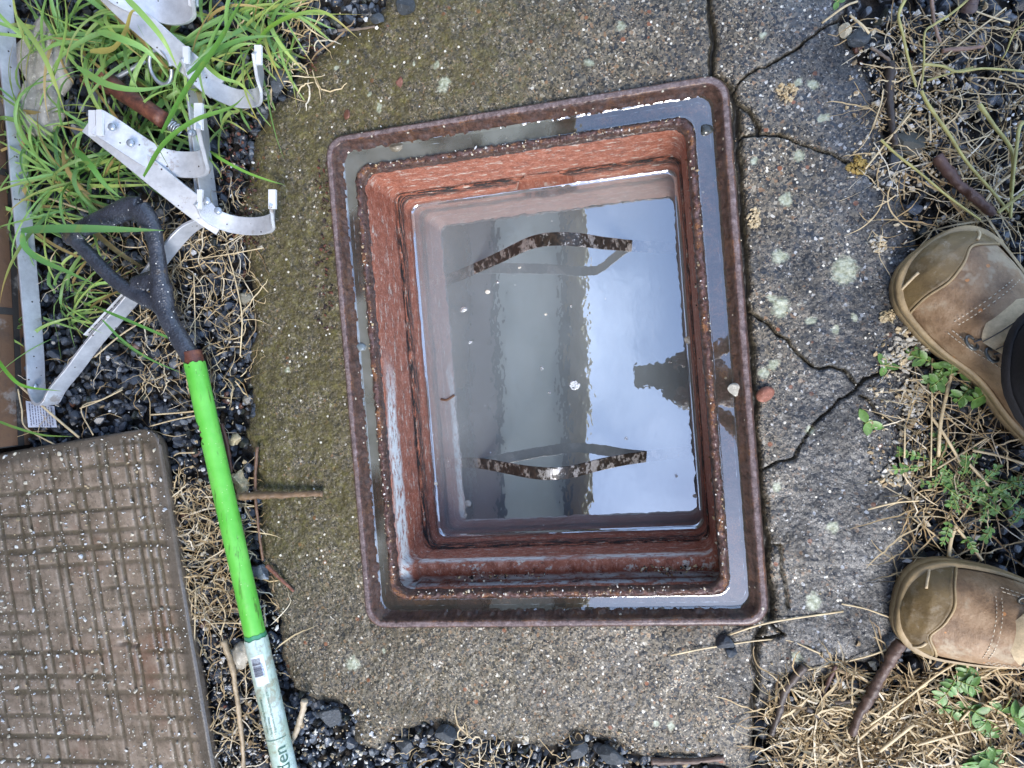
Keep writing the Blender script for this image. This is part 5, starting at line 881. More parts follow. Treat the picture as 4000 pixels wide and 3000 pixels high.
for i, (n_, x, y, r, col, lab, kw) in enumerate([
 ('stone', 962, 1168, .013, (.21, .19, .14), 'round lichen-grey pebble at the left edge of the concrete beside the spade neck', dict(planes=4)), ('stone', 1092, 330, .022, DK, 'large dark stone at the upper left corner of the concrete', dict(sq=(.75, 1, .5))), ('stone', 1285, 2790, .021, DK, 'dark triangular stone under the lower left corner of the concrete', dict(sq=(1, .8, .6))), ('stone', 1742, 2865, .018, DK, 'dark stone notched into the bottom edge of the concrete', dict(sq=(1, .8, .6))),
 ('stone', 2255, 2925, .018, DK, 'pointed dark stone at the bottom edge, left of the longer one', dict(sq=(1, .6, .6), rot=.5)), ('stone', 2385, 2945, .021, DK, 'long dark stone at the bottom edge of the concrete', dict(sq=(1, .6, .6), rot=-.3)), ('stone', 1590, 2905, .014, DK, 'dark stone left of the notch in the bottom edge', {}), ('slate', 3545, 560, .022, (.05, .052, .045), 'flat dark slate chip beside the black stick on the right', dict(sq=(.9, 1, .4))), ('stone', 3500, 625, .013, (.05, .06, .08), 'bluish dark stone below the slate chip', dict(sq=(.7, 1, .6))),
 ('stone', 3560, 820, .013, (.04, .05, .07), 'dark blue stone just above the upper boot toe', dict(sq=(1, .6, .6))), ('pebble', 2988, 1540, .0125, (.26, .10, .065), 'red-brown pebble beside the right edge of the frame', dict(sq=(1, .75, .6), rot=.6, planes=4)), ('pebble', 2872, 1522, .0105, (.50, .48, .42), 'whitish wet pebble sitting in the right channel of the frame', dict(z=-.012, sq=(1, .9, .8), planes=4, coat=1)), ('pebble', 2756, 512, .0105, (.03, .035, .03), 'black pebble in the top right corner of the channel', dict(z=-.012, planes=4, coat=1)),
 ('pebble', 1550, 572, .011, (.20, .17, .12), 'brown pebble in the channel near the top left corner', dict(z=-.012, planes=4, coat=.6)), ('glass_chip', 1411, 1360, .0095, (.16, .19, .20), 'glassy grey chip in the left channel of the frame', dict(z=-.010, planes=5, coat=1)), ('stone', 2830, 2510, .014, (.03, .035, .045), 'black clinker lump below the lower right corner of the frame', dict(planes=7, coat=.5)), ('stone', 2856, 2545, .010, (.04, .05, .065), 'smaller black clinker piece under the larger one', dict(planes=7)),
 ('ash_lump', 1022, 2240, .016, (.16, .18, .20), 'pitted grey ash lump between green shaft and concrete', dict(lumpy=.6, planes=3)), ('plaster_crumb', 920, 1718, .011, CR, 'cream crumb right of the torn patch on the green shaft', dict(lumpy=.5, planes=3, grp='cream crumbs beside the green shaft')), ('plaster_crumb', 935, 1888, .016, CR, 'largest cream crumb, touching the green shaft', dict(lumpy=.7, planes=3, sq=(.9, 1.1, .5), grp='cream crumbs beside the green shaft')), ('plaster_crumb', 945, 2570, .020, (.46, .42, .34), 'porous pale lump left of the barcode on the shaft', dict(lumpy=.7, planes=3, sq=(.9, 1.2, .5))),
 ('plaster_crumb', 3072, 360, .012, (.50, .38, .22), 'ragged cream crumb on the slab right of the frame corner', dict(lumpy=.9, planes=2)), ('plaster_crumb', 2946, 852, .0105, (.50, .40, .25), 'ragged cream crumb beside the right frame edge', dict(lumpy=.9, planes=2, sq=(.8, 1.3, .5))), ('moss_clump', 3350, 645, .0125, (.40, .28, .08), 'brown-gold moss clump in the crack on the right', dict(lumpy=1.2, planes=2)), ('plaster_crumb', 3431, 955, .010, WH, 'white crumb in front of the upper boot toe', dict(lumpy=.8, planes=2, sq=(.8, 1.1, .5))),
 ('plaster_lump', 3553, 1338, .021, WH, 'large white crumbling lump against the sole of the upper boot', dict(lumpy=1.0, planes=2, sq=(.9, 1.1, .35))), ('plaster_lump', 3505, 1408, .019, WH, 'flat white crumbling lump left of the upper boot instep', dict(lumpy=1.0, planes=2, sq=(1.2, .8, .35))), ('plaster_lump', 3570, 1555, .019, WH, 'tall pale lump on the slab edge between the boots', dict(lumpy=1.0, planes=2, sq=(.7, 1.5, .4))), ('plaster_lump', 3510, 1858, .015, (.42, .41, .36), 'grey mortar lump on the slab edge above the lower boot', dict(lumpy=.7, planes=3, sq=(1.2, .9, .4))),
 ('plaster_lump', 3465, 1235, .010, (.55, .45, .28), 'small cream lump near the upper boot sole', dict(lumpy=.9, planes=2, sq=(1, .8, .4))), ('plaster_crumb', 3110, 2870, .013, WH, 'white shard in the hay at the slab edge', dict(planes=7, sq=(.6, 1, .3))), ('plaster_crumb', 3275, 2665, .012, (.66, .64, .58), 'white triangular shard beside the thin dark twig', dict(planes=9, sq=(.8, 1, .3))),
 ('plaster_crumb', 3300, 115, .012, (.55, .48, .34), 'cream flake at the top right slab corner', dict(planes=6, sq=(.7, 1, .3))), ('stone', 3350, 150, .015, DK, 'dark stone at the top right slab corner', dict(planes=7)), ('stone', 965, 1560, .010, (.22, .20, .17), 'pale brown stone at the edge right of the green shaft top', dict(planes=6)), ('pebble', 1560, 320, .009, (.17, .065, .04), 'rusty orange pebble bedded in the mossy concrete above the frame', dict(planes=4, sq=(.6, 1, .4))), ('pebble', 1358, 450, .008, (.16, .065, .04), 'rusty pebble bedded near the top left frame corner', dict(planes=4, sq=(.7, 1, .4))),
 ('stone', 1110, 60, .014, DK, 'dark stone among orange grass at the top', dict(planes=8)), ('stone', 1585, 28, .015, DK, 'dark stone on the top edge of the concrete', dict(planes=8)), ('stone', 1480, 75, .012, DK, 'dark stone left of the one on the top edge', dict(planes=8)), ('plaster_crumb', 1045, 362, .007, WH, 'small white crumb under the half-buried hook', dict(planes=3))]):
    if n_ in ('plaster_lump', 'moss_clump') or (n_ == 'plaster_crumb' and kw.get('lumpy', 0) >= .8): cluster(x, y, r*kw.get('sq', (1, 1))[0], r*kw.get('sq', (1, 1))[1], int(26+r*2600), [col, tuple(v*.8 for v in col), (.62, .50, .32) if n_ != 'moss_clump' else (.30, .20, .05)], lab, cat='crumb' if n_ != 'moss_clump' else 'moss', name=n_, smax=.0032+r*.12)
    elif r > .001: stone(n_, x, y, r, col, lab, seed=i, **kw)
for i, (x, y, w, h, lab) in enumerate([(205, 235, .062, .040, 'upper pale grey broken block under the grass at the far left'), (165, 420, .050, .042, 'lower pale grey broken block under the grass at the far left')]):
    stone('broken_block', x, y, w, (.42, .385, .33), lab, 'block', (.9, 1.1, .45), z=-.012, planes=5, lumpy=.25, seed=60+i, rot=.4)
# rusty flakes
fp = pxz(0, [(860, 480, 1010, 960, 260), (1235, 620, 1300, 1300, 90), (1190, 120, 1240, 300, 50), (700, 2350, 1000, 2900, 60)]); Pw = []
for a in fp: w_ = at(a[0], a[1], 0); Pw.append((w_[0], w_[1], surf_z(w_[0], w_[1])+.002))
Pw = np.array(Pw); V, F, nvx = scatter(Pw, rng.uniform(.0012, .0036, len(Pw)), FLV, FLF, .8); col = np.repeat(np.array([(.05, .02, .015), (.12, .035, .02), (.03, .018, .015)])[rng.integers(0, 3, len(Pw))], nvx, 0); tag(mk('rust_flakes', V, F, MAT['crumb'], smooth=False, col=col), kind='stuff')
# silt with pebbles on the ledge corner of the chamber and dirt on the rib
Pw = []; 
for _ in range(420):
    k = rng.random(); 
    if k < .45: x, y, z_ = rng.uniform(.12, .226), -.296-abs(rng.normal())*.006, -.052
    elif k < .6: x, y, z_ = rng.uniform(-.16, .0), -.303-abs(rng.normal())*.004, -.050
    else: x, y, z_ = .2290+rng.normal()*.002, rng.uniform(-.29, .28), -.032
    Pw.append(l2w(x, y, z_+rng.uniform(0, .006)))
V, F, nvx = scatter(np.array(Pw), rng.choice([.0012, .002, .0035], len(Pw), p=[.5, .38, .12]), FLV, FLF, .9); col = np.repeat(np.array([(.02, .02, .02), (.45, .34, .18), (.20, .11, .05), (.60, .55, .42), (.03, .035, .035)])[rng.integers(0, 5, len(Pw))], nvx, 0); tag(mk('grit_on_ledge', V, F, MAT['crumb'], smooth=False, col=col), kind='stuff')
Pw = []
for _ in range(520):
    s_ = rng.choice(4, p=[.28, .24, .2, .28]); o_2 = rng.uniform(-.001, .010) if rng.random() < .6 else rng.uniform(-.03, .012)
    x, y = [(-.236-o_2*.9, rng.uniform(-.3, .3)), (rng.uniform(-.22, .22), .309+o_2*.8), (.2285+o_2*.9, rng.uniform(-.3, .3)), (rng.uniform(-.22, .22), -.309-o_2)][s_]
    zz = .0012 if -.001 <= o_2 <= .010 else (-.0058 if o_2 > 0 else None)
    if zz is None: continue
    Pw.append(l2w(x, y, zz))
V, F, nvx = scatter(np.array(Pw), rng.choice([.0009, .0015, .0026], len(Pw), p=[.5, .38, .12]), FLV, FLF, .9); col = np.repeat(cp[rng.integers(0, 5, len(Pw))], nvx, 0); tag(mk('grit_on_frame', V, F, MAT['crumb'], smooth=False, col=col), kind='stuff')
# floating specks, flakes and bubbles on the water
WZ = -.2
Pw = np.array([at(rng.uniform(1680, 2690), rng.uniform(730, 2080), WZ) for _ in range(330)]); V, F, nvx = scatter(Pw, rng.choice([.0004, .0007, .0012], len(Pw), p=[.6, .33, .07]), FLV, FLF, .6); col = np.repeat(np.array([(.7, .72, .75)]*len(Pw)), nvx, 0); tag(mk('floating_specks', V, F, MAT['crumb'], smooth=False, col=col), kind='stuff')
for i, (x, y, r, lab) in enumerate([(1830, 1966, .007, 'white floating flake near the lower left of the water'), (2690, 1328, .0075, 'cream flake afloat against the right wall'), (2030, 1045, .003, 'tiny cream flake afloat under the upper strap'), (2715, 1937, .004, 'pale flake by the right wall near the lower strap'), (1700, 1890, .005, 'white flake at the left waterline'), (1905, 1140, .0045, 'thin white flake afloat left of centre'), (2132, 1228, .0028, 'pinhead white flake afloat near the middle')]):
    stone('floating_flake', x, y, r, (.62, .60, .52), lab, 'flake', (1, .85, .35), z=WZ-.001, planes=5, seed=90+i, grp='pale flakes floating on the murky water')
m = NT('soap_bubble'); g_ = m.n('BsdfGlossy'); g_.inputs[1].default_value = .03; t_ = m.n('BsdfTransparent'); d_2 = m.n('BsdfDiffuse'); d_2.inputs[0].default_value = (.8, .85, .9, 1); fr_ = m.n('LayerWeight'); fr_.inputs[0].default_value = .35
x1_ = m.n('MixShader'); m.put(x1_.inputs[0], m.math('MULTIPLY_ADD', fr_.outputs['Facing'], .8, .08)); m.put(x1_.inputs[1], t_.outputs[0]); m.put(x1_.inputs[2], g_.outputs[0]); x2_ = m.n('MixShader'); m.put(x2_.inputs[0], m.math('MULTIPLY', fr_.outputs['Facing'], .45)); m.put(x2_.inputs[1], x1_.outputs[0]); m.put(x2_.inputs[2], d_2.outputs[0]); MAT['bubble'] = m.done(x2_.outputs[0])
SV, SF = ico(3)
for i, (x, y, R_, n_, lab) in enumerate([(2245, 1503, .0095, 60, 'large round patch of white foam near the middle of the water'), (1811, 1210, .0070, 5, 'cluster of clear bubbles left of centre'), (1838, 1338, .0040, 14, 'small foam patch below the clear bubble cluster'), (2115, 1437, .0040, 6, 'small bubble group left of the white foam'), (2147, 1535, .0032, 5, 'small bubble group below left of the foam'), (1944, 1100, .0042, 4, 'bubbles under the upper strap'), (2447, 1713, .0040, 4, 'bubbles above the right end of the lower strap'), (2642, 1858, .0035, 5, 'bubbles near the right waterline low down'), (2232, 1197, .0030, 3, 'tiny bubbles near the upper middle'), (2618, 1415, .0032, 3, 'bubble pair on the dark reflection')]):
    c_ = at(x, y, WZ); Vs = []
    for k in range(n_):
        rr_ = R_*(rng.uniform(.35, .62) if n_ < 8 else rng.uniform(.10, .26)); a_ = rng.uniform(0, 6.28); dd = (R_-rr_)*math.sqrt(rng.random()); Vs.append((SV*rr_+c_+[dd*math.cos(a_), dd*math.sin(a_), rr_*.2], SF))
    V, F = join(Vs); mat_ = MAT['bubble']
    if n_ > 10: MAT.setdefault('foam', plain('foam', (.62, .66, .70), .3, var=.1)); mat_ = MAT['foam']
    tag(mk('bubbles', V, F, mat_), lab, 'bubbles', 'bubbles on the murky water')
V, F = tube(smooth_path(ats([(1722, 1560, WZ+.001), (1745, 1562, WZ+.002), (1765, 1550, WZ+.002), (1775, 1543, WZ+.001)])), .0022, 6); tag(mk('seed_husk', V, fixq(F), plain('husk', (.10, .05, .03), .6)), 'small dark seed husk floating by the left wall of the chamber', 'husk')
# ================================================================== the person holding the phone, boots at the right edge
per = empty('person', (.50, -.17, 0), 'person in brown work boots and black trousers at the right edge, holding a phone', 'person')
tips = [(at(3628, 962, .03), 48, .064), (at(3524, 2366, .03), 12, .059)]
m = NT('worn_brown_leather'); p = m.obj(); n1 = m.noise(p, 28, 6, .65); n2 = m.noise(p, 110, 5, .7)
c = m.ramp(n1, [(.3, (.14, .080, .042)), (.5, (.29, .180, .098)), (.72, (.42, .29, .18))]); c = m.mix(m.math('MULTIPLY', m.step(m.noise(p, 16, 4, .7), .53, .62), .6), c, (.44, .36, .25)); c = m.mix(m.math('MULTIPLY', m.step(n2, .58, .7), .45), c, (.06, .045, .035)); fd = m.vor(p, 90, 'F1', 'Distance'); c = m.mix(m.math('MULTIPLY', m.math('LESS_THAN', fd, .2), m.math('LESS_THAN', m.xyz(m.vor(p, 90))[0], .07)), c, (.5, .22, .08))
cre = m.noise(m.scale(p, (1, .35, 1)), 85, 5, .7); MAT['leather'] = m.done(m.bsdf(c, .55, 0, m.bump(m.math('ADD', n2, m.math('MULTIPLY', cre, 1.2)), .0018, .7)))
m = NT('olive_toe_rubber'); p = m.obj(); c = m.ramp(m.noise(p, 24, 5, .6), [(.3, (.10, .065, .028)), (.7, (.25, .17, .072))]); c = m.mix(m.math('MULTIPLY', m.step(m.noise(p, 50, 4, .7), .60, .68), .5), c, (.34, .28, .20)); MAT['toe'] = m.done(m.bsdf(m.mix(m.math('MULTIPLY', m.step(m.noise(p, 34, 6, .75), .48, .64), .55), c, (.30, .24, .16)), .52, 0, m.bump(m.noise(p, 90, 5, .7), .0016, .8)))
MAT['sole'] = plain('tan_sole_rubber', (.34, .245, .13), .5, var=.3, sc=40, bumpd=.001); MAT['web'] = plain('beige_webbing', (.56, .44, .28), .8, var=.2, sc=200, bumpd=.0008); MAT['lace'] = plain('dark_lace', (.06, .06, .065), .7); MAT['stitch'] = plain('pale_thread', (.62, .54, .42), .7); MAT['buckle'] = plain('gunmetal_eyelet', (.12, .125, .12), .35, .5)
def boot(tip, angdeg, Wd, mirror, lab, tex):
    d = at(tip_px[tex][0]+200*math.cos(math.radians(angdeg)), tip_px[tex][1]+200*math.sin(math.radians(angdeg)), .03)-tip; d /= np.linalg.norm(d); ax = np.array([d[0], d[1], 0]); lat = np.array([-ax[1], ax[0], 0])*mirror   # lat: towards the outer side
    def halfw(s):
        a = Wd*(1-np.clip(1-s/.062, 0, 1)**2.5)**(1/2.5); b = 1-.20*np.exp(-((s-.165)/.05)**2); e_ = np.clip((.315-s)/.045, 0, 1)**.5; return a*b*e_*(1-.10*np.clip((s-.12)/.15, 0, 1))
    def mid(s): return Wd*.16*(1-np.clip(s/.05, 0, 1))**2*0+.006*np.sin(s*12)
    def hgt(s): return np.interp(s, [0, .006, .02, .05, .08, .11, .14, .17, .20, .235, .28, .315], [.030, .042, .054, .063, .070, .080, .094, .108, .116, .118, .112, .105])
    def S(s, ph, o=0.0):                                    # ph 0 = outer side, pi/2 = top, pi = inner side
        w, h = halfw(s)+o, hgt(s)+o; e = 2/2.3; cx = np.sign(np.cos(ph))*np.abs(np.cos(ph))**e; sz_ = np.abs(np.sin(ph))**(2/2.1); tuck = 1-.22*np.clip((s-.08)/.1, 0, 1)*sz_**2
        y = mid(s)+w*cx*tuck; z = .012+(h-.012)*sz_; return tip+np.outer(s-o*np.exp(-s/.01), ax)+np.outer(y, lat)-[0, 0, .03]*np.ones(1)+np.outer(z, [0, 0, 1])
    bo = empty('boot', tip+ax*.15-[0, 0, .03], None, None); bo.parent = per; bo.location = bo.location-per.location; bo['label'] = lab
    ss = np.r_[np.linspace(.0006, .02, 12), np.linspace(.024, .310, 70)]; ph = np.linspace(-.12, math.pi+.12, 56)
    def sheet(name, sfun, phs, o, mat, par, crease=0):
        V = []; n = len(sfun); k = len(phs)
        for s in sfun:
            sv_ = np.broadcast_to(s, (k,)).astype(float); Pp = S(sv_, np.clip(phs, 0, math.pi), o); Pp[:, 2] = np.where((phs < 0) | (phs > math.pi), Pp[:, 2]-.006, Pp[:, 2]); 
            if crease: q_ = np.c_[sv_, phs*.05]; Pp[:, 2] += crease*(fbm(np.c_[sv_+phs*.012, phs*.02], 60, 3, 800+tex)*np.exp(-((sv_-.085)/.03)**2))
            V.append(Pp)
        I = np.arange(k-1); F = np.concatenate([np.c_[i*k+I, i*k+I+1, (i+1)*k+I+1, (i+1)*k+I] for i in range(n-1)]); return mk(name, np.concatenate(V), F if mirror > 0 else F[:, ::-1], mat, par)
    up = sheet('upper', ss, ph, 0, MAT['leather'], bo, .0042)
    # toe guard: wraps the toe and runs back along the outer side
    lim = lambda a: .034+.020*(np.clip(math.pi/2-a, 0, 2)/1.57)**1.4+.020*(np.clip(a-math.pi/2, 0, 2)/1.57)**2-.010*np.exp(-((a-2.0)/.3)**2)+.006*np.exp(-((a-1.35)/.35)**2)
    phs = np.linspace(0, math.pi, 50); V = []; n = 26
    for i in range(n): t = i/(n-1); sv_ = .0004+lim(phs)*t**1.3; V.append(S(sv_, phs, .0022 if i < n-1 else -.0005) if i != n-2 else S(sv_, phs, .0030))
    k = 50; I = np.arange(k-1); F = np.concatenate([np.c_[i*k+I, i*k+I+1, (i+1)*k+I+1, (i+1)*k+I] for i in range(n-1)]); mk('toe_guard', np.concatenate(V), F if mirror > 0 else F[:, ::-1], MAT['toe'], bo)
    # piping along the guard edge
    P = S(lim(phs)+.0016, phs, .0012); Vp, Fp = tube(P, .0016, 6, False); mk('guard_piping', Vp, Fp, MAT['sole'], bo)
    # scuff ribs moulded on the guard
    for a0_, a1_, s0_ in ((.25, .95, .020), (2.2, 2.7, .022)):
        pa_ = np.linspace(a0_, a1_, 10); Vp, Fp = tube(S(np.full(10, s0_)+.004*np.cos(pa_*3), pa_, .0028), .0018, 6); mk('guard_rib', Vp, fixq(Fp), MAT['web'], bo)
    # sole
    s_ = np.r_[np.linspace(0.0002, .02, 10), np.linspace(.03, .318, 40)]; out = np.concatenate([np.c_[s_, np.array([halfw(v) for v in s_])+.004+mid(s_)], np.c_[s_[::-1], (-np.array([halfw(v) for v in s_])-.004+mid(s_))[::-1]]]); out[np.isnan(out)] = 0; V = []
    for z_, gsc in ((0, .965), (.004, 1.0), (.018, 1.0), (.0195, .985), (.0205, 1.0), (.028, 1.0), (.031, .985), (.031, .93)):
        ctr = np.array([.15, 0]); q_ = ctr+(out-ctr)*gsc; q_[:, 0] -= .004; V.append(tip-[0, 0, .03]+np.outer(q_[:, 0], ax)+np.outer(q_[:, 1], lat)+[0, 0, z_])
    k = len(out); I = np.arange(k); J = (I+1) % k; F = [tuple(f) for f in np.concatenate([np.c_[i*k+I, i*k+J, (i+1)*k+J, (i+1)*k+I] for i in range(len(V)-1)]).tolist()]+[tuple(range(k-1, -1, -1))]; mk('sole', np.concatenate(V), F, MAT['sole'], bo)
    # tongue, webbing, laces, eyelets, stitching
    t0, t1 = .100, .200; pt = np.linspace(math.pi*.5-.62, math.pi*.5+.62, 16); V = []; n = 18
    for i in range(n): s = t0+(t1-t0)*i/(n-1); w_ = min(1, (i+.6)/3.2)**.5; V.append(S(np.full(16, s), math.pi/2+(pt-math.pi/2)*w_, .0035 if 0 < i else 0))
    I = np.arange(15); F = np.concatenate([np.c_[i*16+I, i*16+I+1, (i+1)*16+I+1, (i+1)*16+I] for i in range(n-1)]); tg = mk('tongue', np.concatenate(V), F if mirror > 0 else F[:, ::-1], MAT['web'], bo)
    for s in (.116, .130, .150, .168):
        pa_ = np.linspace(math.pi*.5-.6, math.pi*.5+.6, 14); Vp, Fp = tube(S(np.full(14, s), pa_, .0044), .0006, 5, False); mk('seam', Vp, Fp, MAT['lace'], tg)
    for k_, s in enumerate((.112, .134, .156)):
        a_ = S(np.array([s]), np.array([math.pi*.5-.70]), .004)[0]; b_ = S(np.array([s+.022]), np.array([math.pi*.5+.70]), .004)[0]; c_ = (a_+b_)/2+[0, 0, .006]; Vp, Fp = tube(smooth_path([a_, c_, b_]), .0011, 6); mk('lace', Vp, fixq(Fp), MAT['lace'], bo)
        for sg in (-1, 1):
            q = S(np.array([s+(.022 if sg > 0 else 0)]), np.array([math.pi*.5+sg*.74]), .003)[0]; q2 = S(np.array([s+.004]), np.array([math.pi*.5+sg*.74]), .003)[0]
            a_ = np.linspace(0, 2*math.pi, 18); ee = np.outer(np.cos(a_)*.0085, ax)+np.outer(np.sin(a_)*.0058, lat*.9+np.array([0, 0, -.35*sg])*1.0); Vp, Fp = tube(q+ee, .0020, 6, False); mk('eyelet', Vp, Fp, MAT['buckle'], bo)
    Vs = []
    for off_ in (.0, .0055):                                 # two rows of dashes round the vamp
        base = [(.088-off_, math.pi*.5+v) for v in np.linspace(-.62, .62, 17)]; left = [(v, math.pi*.5-.80-off_*18) for v in np.linspace(.092, .20, 24)]; right = [(v, math.pi*.5+.80+off_*18) for v in np.linspace(.092, .20, 24)]
        for (s, a) in base: pa_ = np.array([a-.018, a+.018]); q = S(np.array([s, s]), pa_, .0008); Vs.append(tube(q, .00055, 5, False))
        for (s, a) in left+right: q = S(np.array([s-.0015, s+.0015]), np.array([a, a]), .0008); Vs.append(tube(q, .00055, 5, False))
    V, F = join(Vs); mk('stitching', V, F, MAT['stitch'], bo)
    return tip+ax*.190-[0, 0, .03], ax
tip_px = [(3628, 962), (3524, 2366)]
ank1, ax1 = boot(tips[0][0], 48, .0635, -1, 'upper boot, turned outwards, pale worn patch on the vamp', 0)
ank2, ax2 = boot(tips[1][0], 12, .0585, 1, 'lower boot pointing straight at the frame', 1)
def skin(name, joints, edges, mat, par, root=0, sub=2):
    me = bpy.data.meshes.new(name); pl = np.array(world_loc(par)); me.from_pydata([tuple(np.array(j[:3])-pl) for j in joints], edges, []); me.materials.append(mat); o = bpy.data.objects.new(name, me); C.objects.link(o); o.parent = par
    mod = o.modifiers.new('skin', 'SKIN'); mod.use_smooth_shade = True
    for i, j in enumerate(joints): sv_ = me.skin_vertices[0].data[i]; sv_.radius = (j[3], j[4] if len(j) > 4 else j[3]); sv_.use_root = (i == root)
    o.modifiers.new('subsurf', 'SUBSURF').levels = sub; o.modifiers[-1].render_levels = sub; return o
MAT['skin'] = plain('skin', (.30, .18, .13), .5, var=.08, Subsurface_Weight=0.0); MAT['trouser'] = plain('black_cotton', (.016, .015, .018), .85, var=.3, sc=300, bumpd=.0006); MAT['jacket'] = plain('dark_navy_fleece', (.022, .025, .034), .9, var=.3, sc=120, bumpd=.001); MAT['hair'] = plain('dark_brown_hair', (.035, .022, .015), .6, var=.4, sc=150, bumpd=.003)
hp_ = np.array([.66, -.17, .90]); k1 = np.array([.53, .00, .50]); k2 = np.array([.55, -.34, .50]); ch_ = np.array([.53, -.13, 1.30]); nk = np.array([.36, -.09, 1.46]); hd = np.array([.165, -.07, 1.50])
sh1 = np.array([.46, .08, 1.36]); sh2 = np.array([.46, -.28, 1.36]); el1 = np.array([.44, .14, 1.06]); el2 = np.array([.44, -.33, 1.06]); wr1 = np.array([.235, .050, .925]); wr2 = np.array([.235, -.165, .925])
J = [(*hp_, .13, .11), (.60, -.15, 1.10, .12, .105), (*ch_, .135, .12), (.44, -.11, 1.40, .075), (*nk, .058), (.27, -.08, 1.505, .085), (*hd, .095), (.13, -.07, 1.475, .062),
     (*(hp_+[0, .10, -.05]), .085), (*k1, .058), (*(ank1+[0, 0, .10]), .045), (*(hp_+[0, -.10, -.05]), .085), (*k2, .058), (*(ank2+[0, 0, .10]), .045),
     (*sh1, .062), (*el1, .042), (*wr1, .029), (*sh2, .062), (*el2, .042), (*wr2, .029)]
E_ = [(0, 1), (1, 2), (2, 3), (3, 4), (4, 5), (5, 6), (6, 7), (0, 8), (8, 9), (9, 10), (0, 11), (11, 12), (12, 13), (2, 14), (14, 15), (15, 16), (2, 17), (17, 18), (18, 19)]
PH_C = np.array([.041, -.052, 0]);
def phz(x): return .9275-math.tan(math.radians(11.2))*x
for wi, sgy, edge_y in ((16, -1, -.004), (19, 1, -.100)):      # hands: palm behind/under the phone, fingers round its edge
    w0 = np.array(J[wi][:3]); palm = np.array([.160, edge_y+(-sgy)*.024, phz(.160)-.006]); J.append((*palm, .024, .013)); pi_ = len(J)-1; E_.append((wi, pi_))
    for f, (dx, ln) in enumerate(((.020, .060), (-.002, .066), (-.024, .062), (-.044, .050))):
        kx = .150+dx*.8; k_ = np.array([kx, edge_y+(-sgy)*.022, phz(kx)+.002]); a_ = np.array([kx-.010, edge_y+(-sgy)*.008, phz(kx)+.016]); b_ = np.array([kx-.016, edge_y+sgy*.012, phz(kx)+.018])
        if f == 3: b_ = a_+(b_-a_)*.6
        n0 = len(J); J += [(*k_, .009), (*a_, .0085), (*b_, .007)]; E_ += [(pi_, n0), (n0, n0+1), (n0+1, n0+2)]
    n0 = len(J); J += [(.145, edge_y+(-sgy)*.006, phz(.145)-.012, .011), (.122, edge_y+sgy*.006, phz(.122)-.012, .0095), (.105, edge_y+sgy*.012, phz(.105)-.010, .008)]; E_ += [(pi_, n0), (n0, n0+1), (n0+1, n0+2)]
skin('body', J, E_, MAT['skin'], per)
skin('trousers', [(*hp_, .155, .135), (*(hp_+[0, .10, -.06]), .105), (*k1, .082), (*((k1+ank1)/2+[0, 0, .06]), .075), (*(ank1+[.004, -.004, .125]), .100), (*(hp_+[0, -.10, -.06]), .105), (*k2, .082), (*((k2+ank2)/2+[0, 0, .06]), .075), (*(ank2+[.05, 0, .13]), .074), (.63, -.16, 1.03, .14, .12)], [(0, 1), (1, 2), (2, 3), (3, 4), (0, 5), (5, 6), (6, 7), (7, 8), (0, 9)], MAT['trouser'], per)
for ak, kn in ((ank1, k1), (ank2+[.03, 0, .02], k2)):
    P = smooth_path([ak+[.012, 0, .105], ak+[.014, 0, .16], ak*.6+kn*.4+[0, 0, .06], kn], 14); V, F = tube(P, np.r_[np.linspace(.089, .082, 14), np.full(len(P)-14, .082)], 40, False, up=(1, 0, 0)); V = V+np.c_[fbm(V, 16, 3, 950)*.007, fbm(V, 16, 3, 955)*.007, fbm(V, 30, 2, 957)*.002]; mk('trouser_leg', V, F, MAT['trouser'], per)
    V2 = V[:40]; V3 = V2+(V2-V2.mean(0))*.012; mk('hem', np.concatenate([V2*1.0+(V2-V2.mean(0))*.018+[0, 0, -.001], V2+(V2-V2.mean(0))*.020+[0, 0, .012], V2+(V2-V2.mean(0))*-.01+[0, 0, .013]]), np.concatenate([np.c_[i*40+np.arange(40), i*40+(np.arange(40)+1) % 40, (i+1)*40+(np.arange(40)+1) % 40, (i+1)*40+np.arange(40)] for i in range(2)]), MAT['trouser'], per)
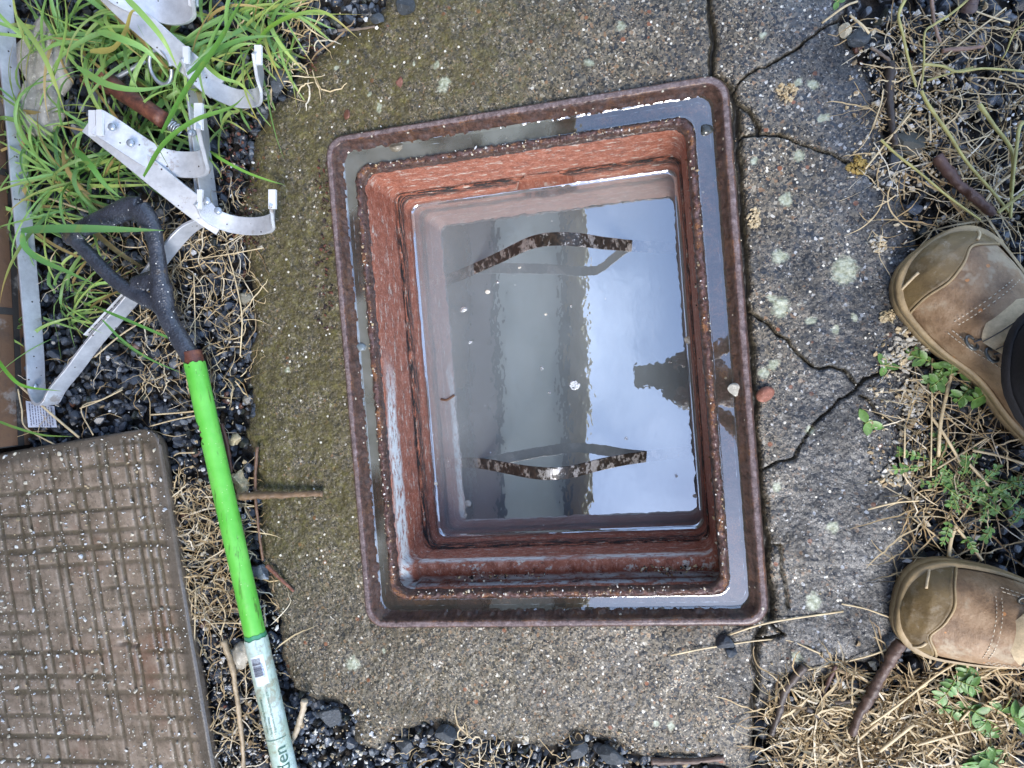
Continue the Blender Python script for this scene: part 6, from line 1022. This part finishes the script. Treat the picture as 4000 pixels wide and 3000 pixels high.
skin('jacket', [(.645, -.165, .96, .15, .13), (.60, -.15, 1.10, .145, .125), (*ch_, .155, .14), (.44, -.11, 1.40, .088), (.40, -.10, 1.435, .075), (*sh1, .075), (*el1, .056), (*(el1+(wr1-el1)*.88), .042), (*sh2, .075), (*el2, .056), (*(el2+(wr2-el2)*.88), .042)], [(0, 1), (1, 2), (2, 3), (3, 4), (2, 5), (5, 6), (6, 7), (2, 8), (8, 9), (9, 10)], MAT['jacket'], per, 1)
hv = SV.copy(); hv = hv*np.array([.118, .118, .105])*(1+.05*fbm(hv, 3, 3, 901))[:, None]+[.185, -.07, 1.535]; mk('hair', hv[:], SF, MAT['hair'], per)
for sg in (-1, 1): mk('ear', SV*[.018, .010, .028]+[.21, -.07+sg*.098, 1.49], SF, MAT['skin'], per)
mk('nose', SV*[.018, .013, .022]+[.095, -.07, 1.435], SF, MAT['skin'], per)
# phone just behind the lens
ph_o = empty('phone', (.041, -.052, .90), 'dark phone held flat in both hands above the water', 'phone')
Rp = RC; nrm = -Rp@np.array([0, 0, -1.0]); xa = Rp@np.array([1.0, 0, 0]); ya = Rp@np.array([0, 1.0, 0]); cph = np.array([0, 0, CAMH])+nrm*.0105+xa*.041+ya*(-.0435)
pr = rrect(-.0815, .0815, -.0395, .0395, .009, 6); V = []
for t_, sc_2 in ((-.0042, .985), (-.003, 1), (.003, 1), (.0042, .985)): V.append(cph+np.outer(pr[:, 0]*sc_2, xa)+np.outer(pr[:, 1]*sc_2, ya)+nrm*t_)
k = len(pr); I = np.arange(k); J_ = (I+1) % k; F = np.concatenate([np.c_[i*k+I, i*k+J_, (i+1)*k+J_, (i+1)*k+I] for i in range(3)]); mk('case', np.concatenate(V), F.tolist()+[tuple(range(k-1, -1, -1)), tuple(range(3*k, 4*k))], plain('black_phone_case', (.015, .016, .018), .5), ph_o, smooth=False)
V = [cph+xa*a+ya*b+nrm*.0045 for a, b in ((-.077, -.035), (.077, -.035), (.077, .035), (-.077, .035))]; mk('screen', V, [(0, 1, 2, 3)], plain('phone_screen', (.02, .02, .025), .1), ph_o)
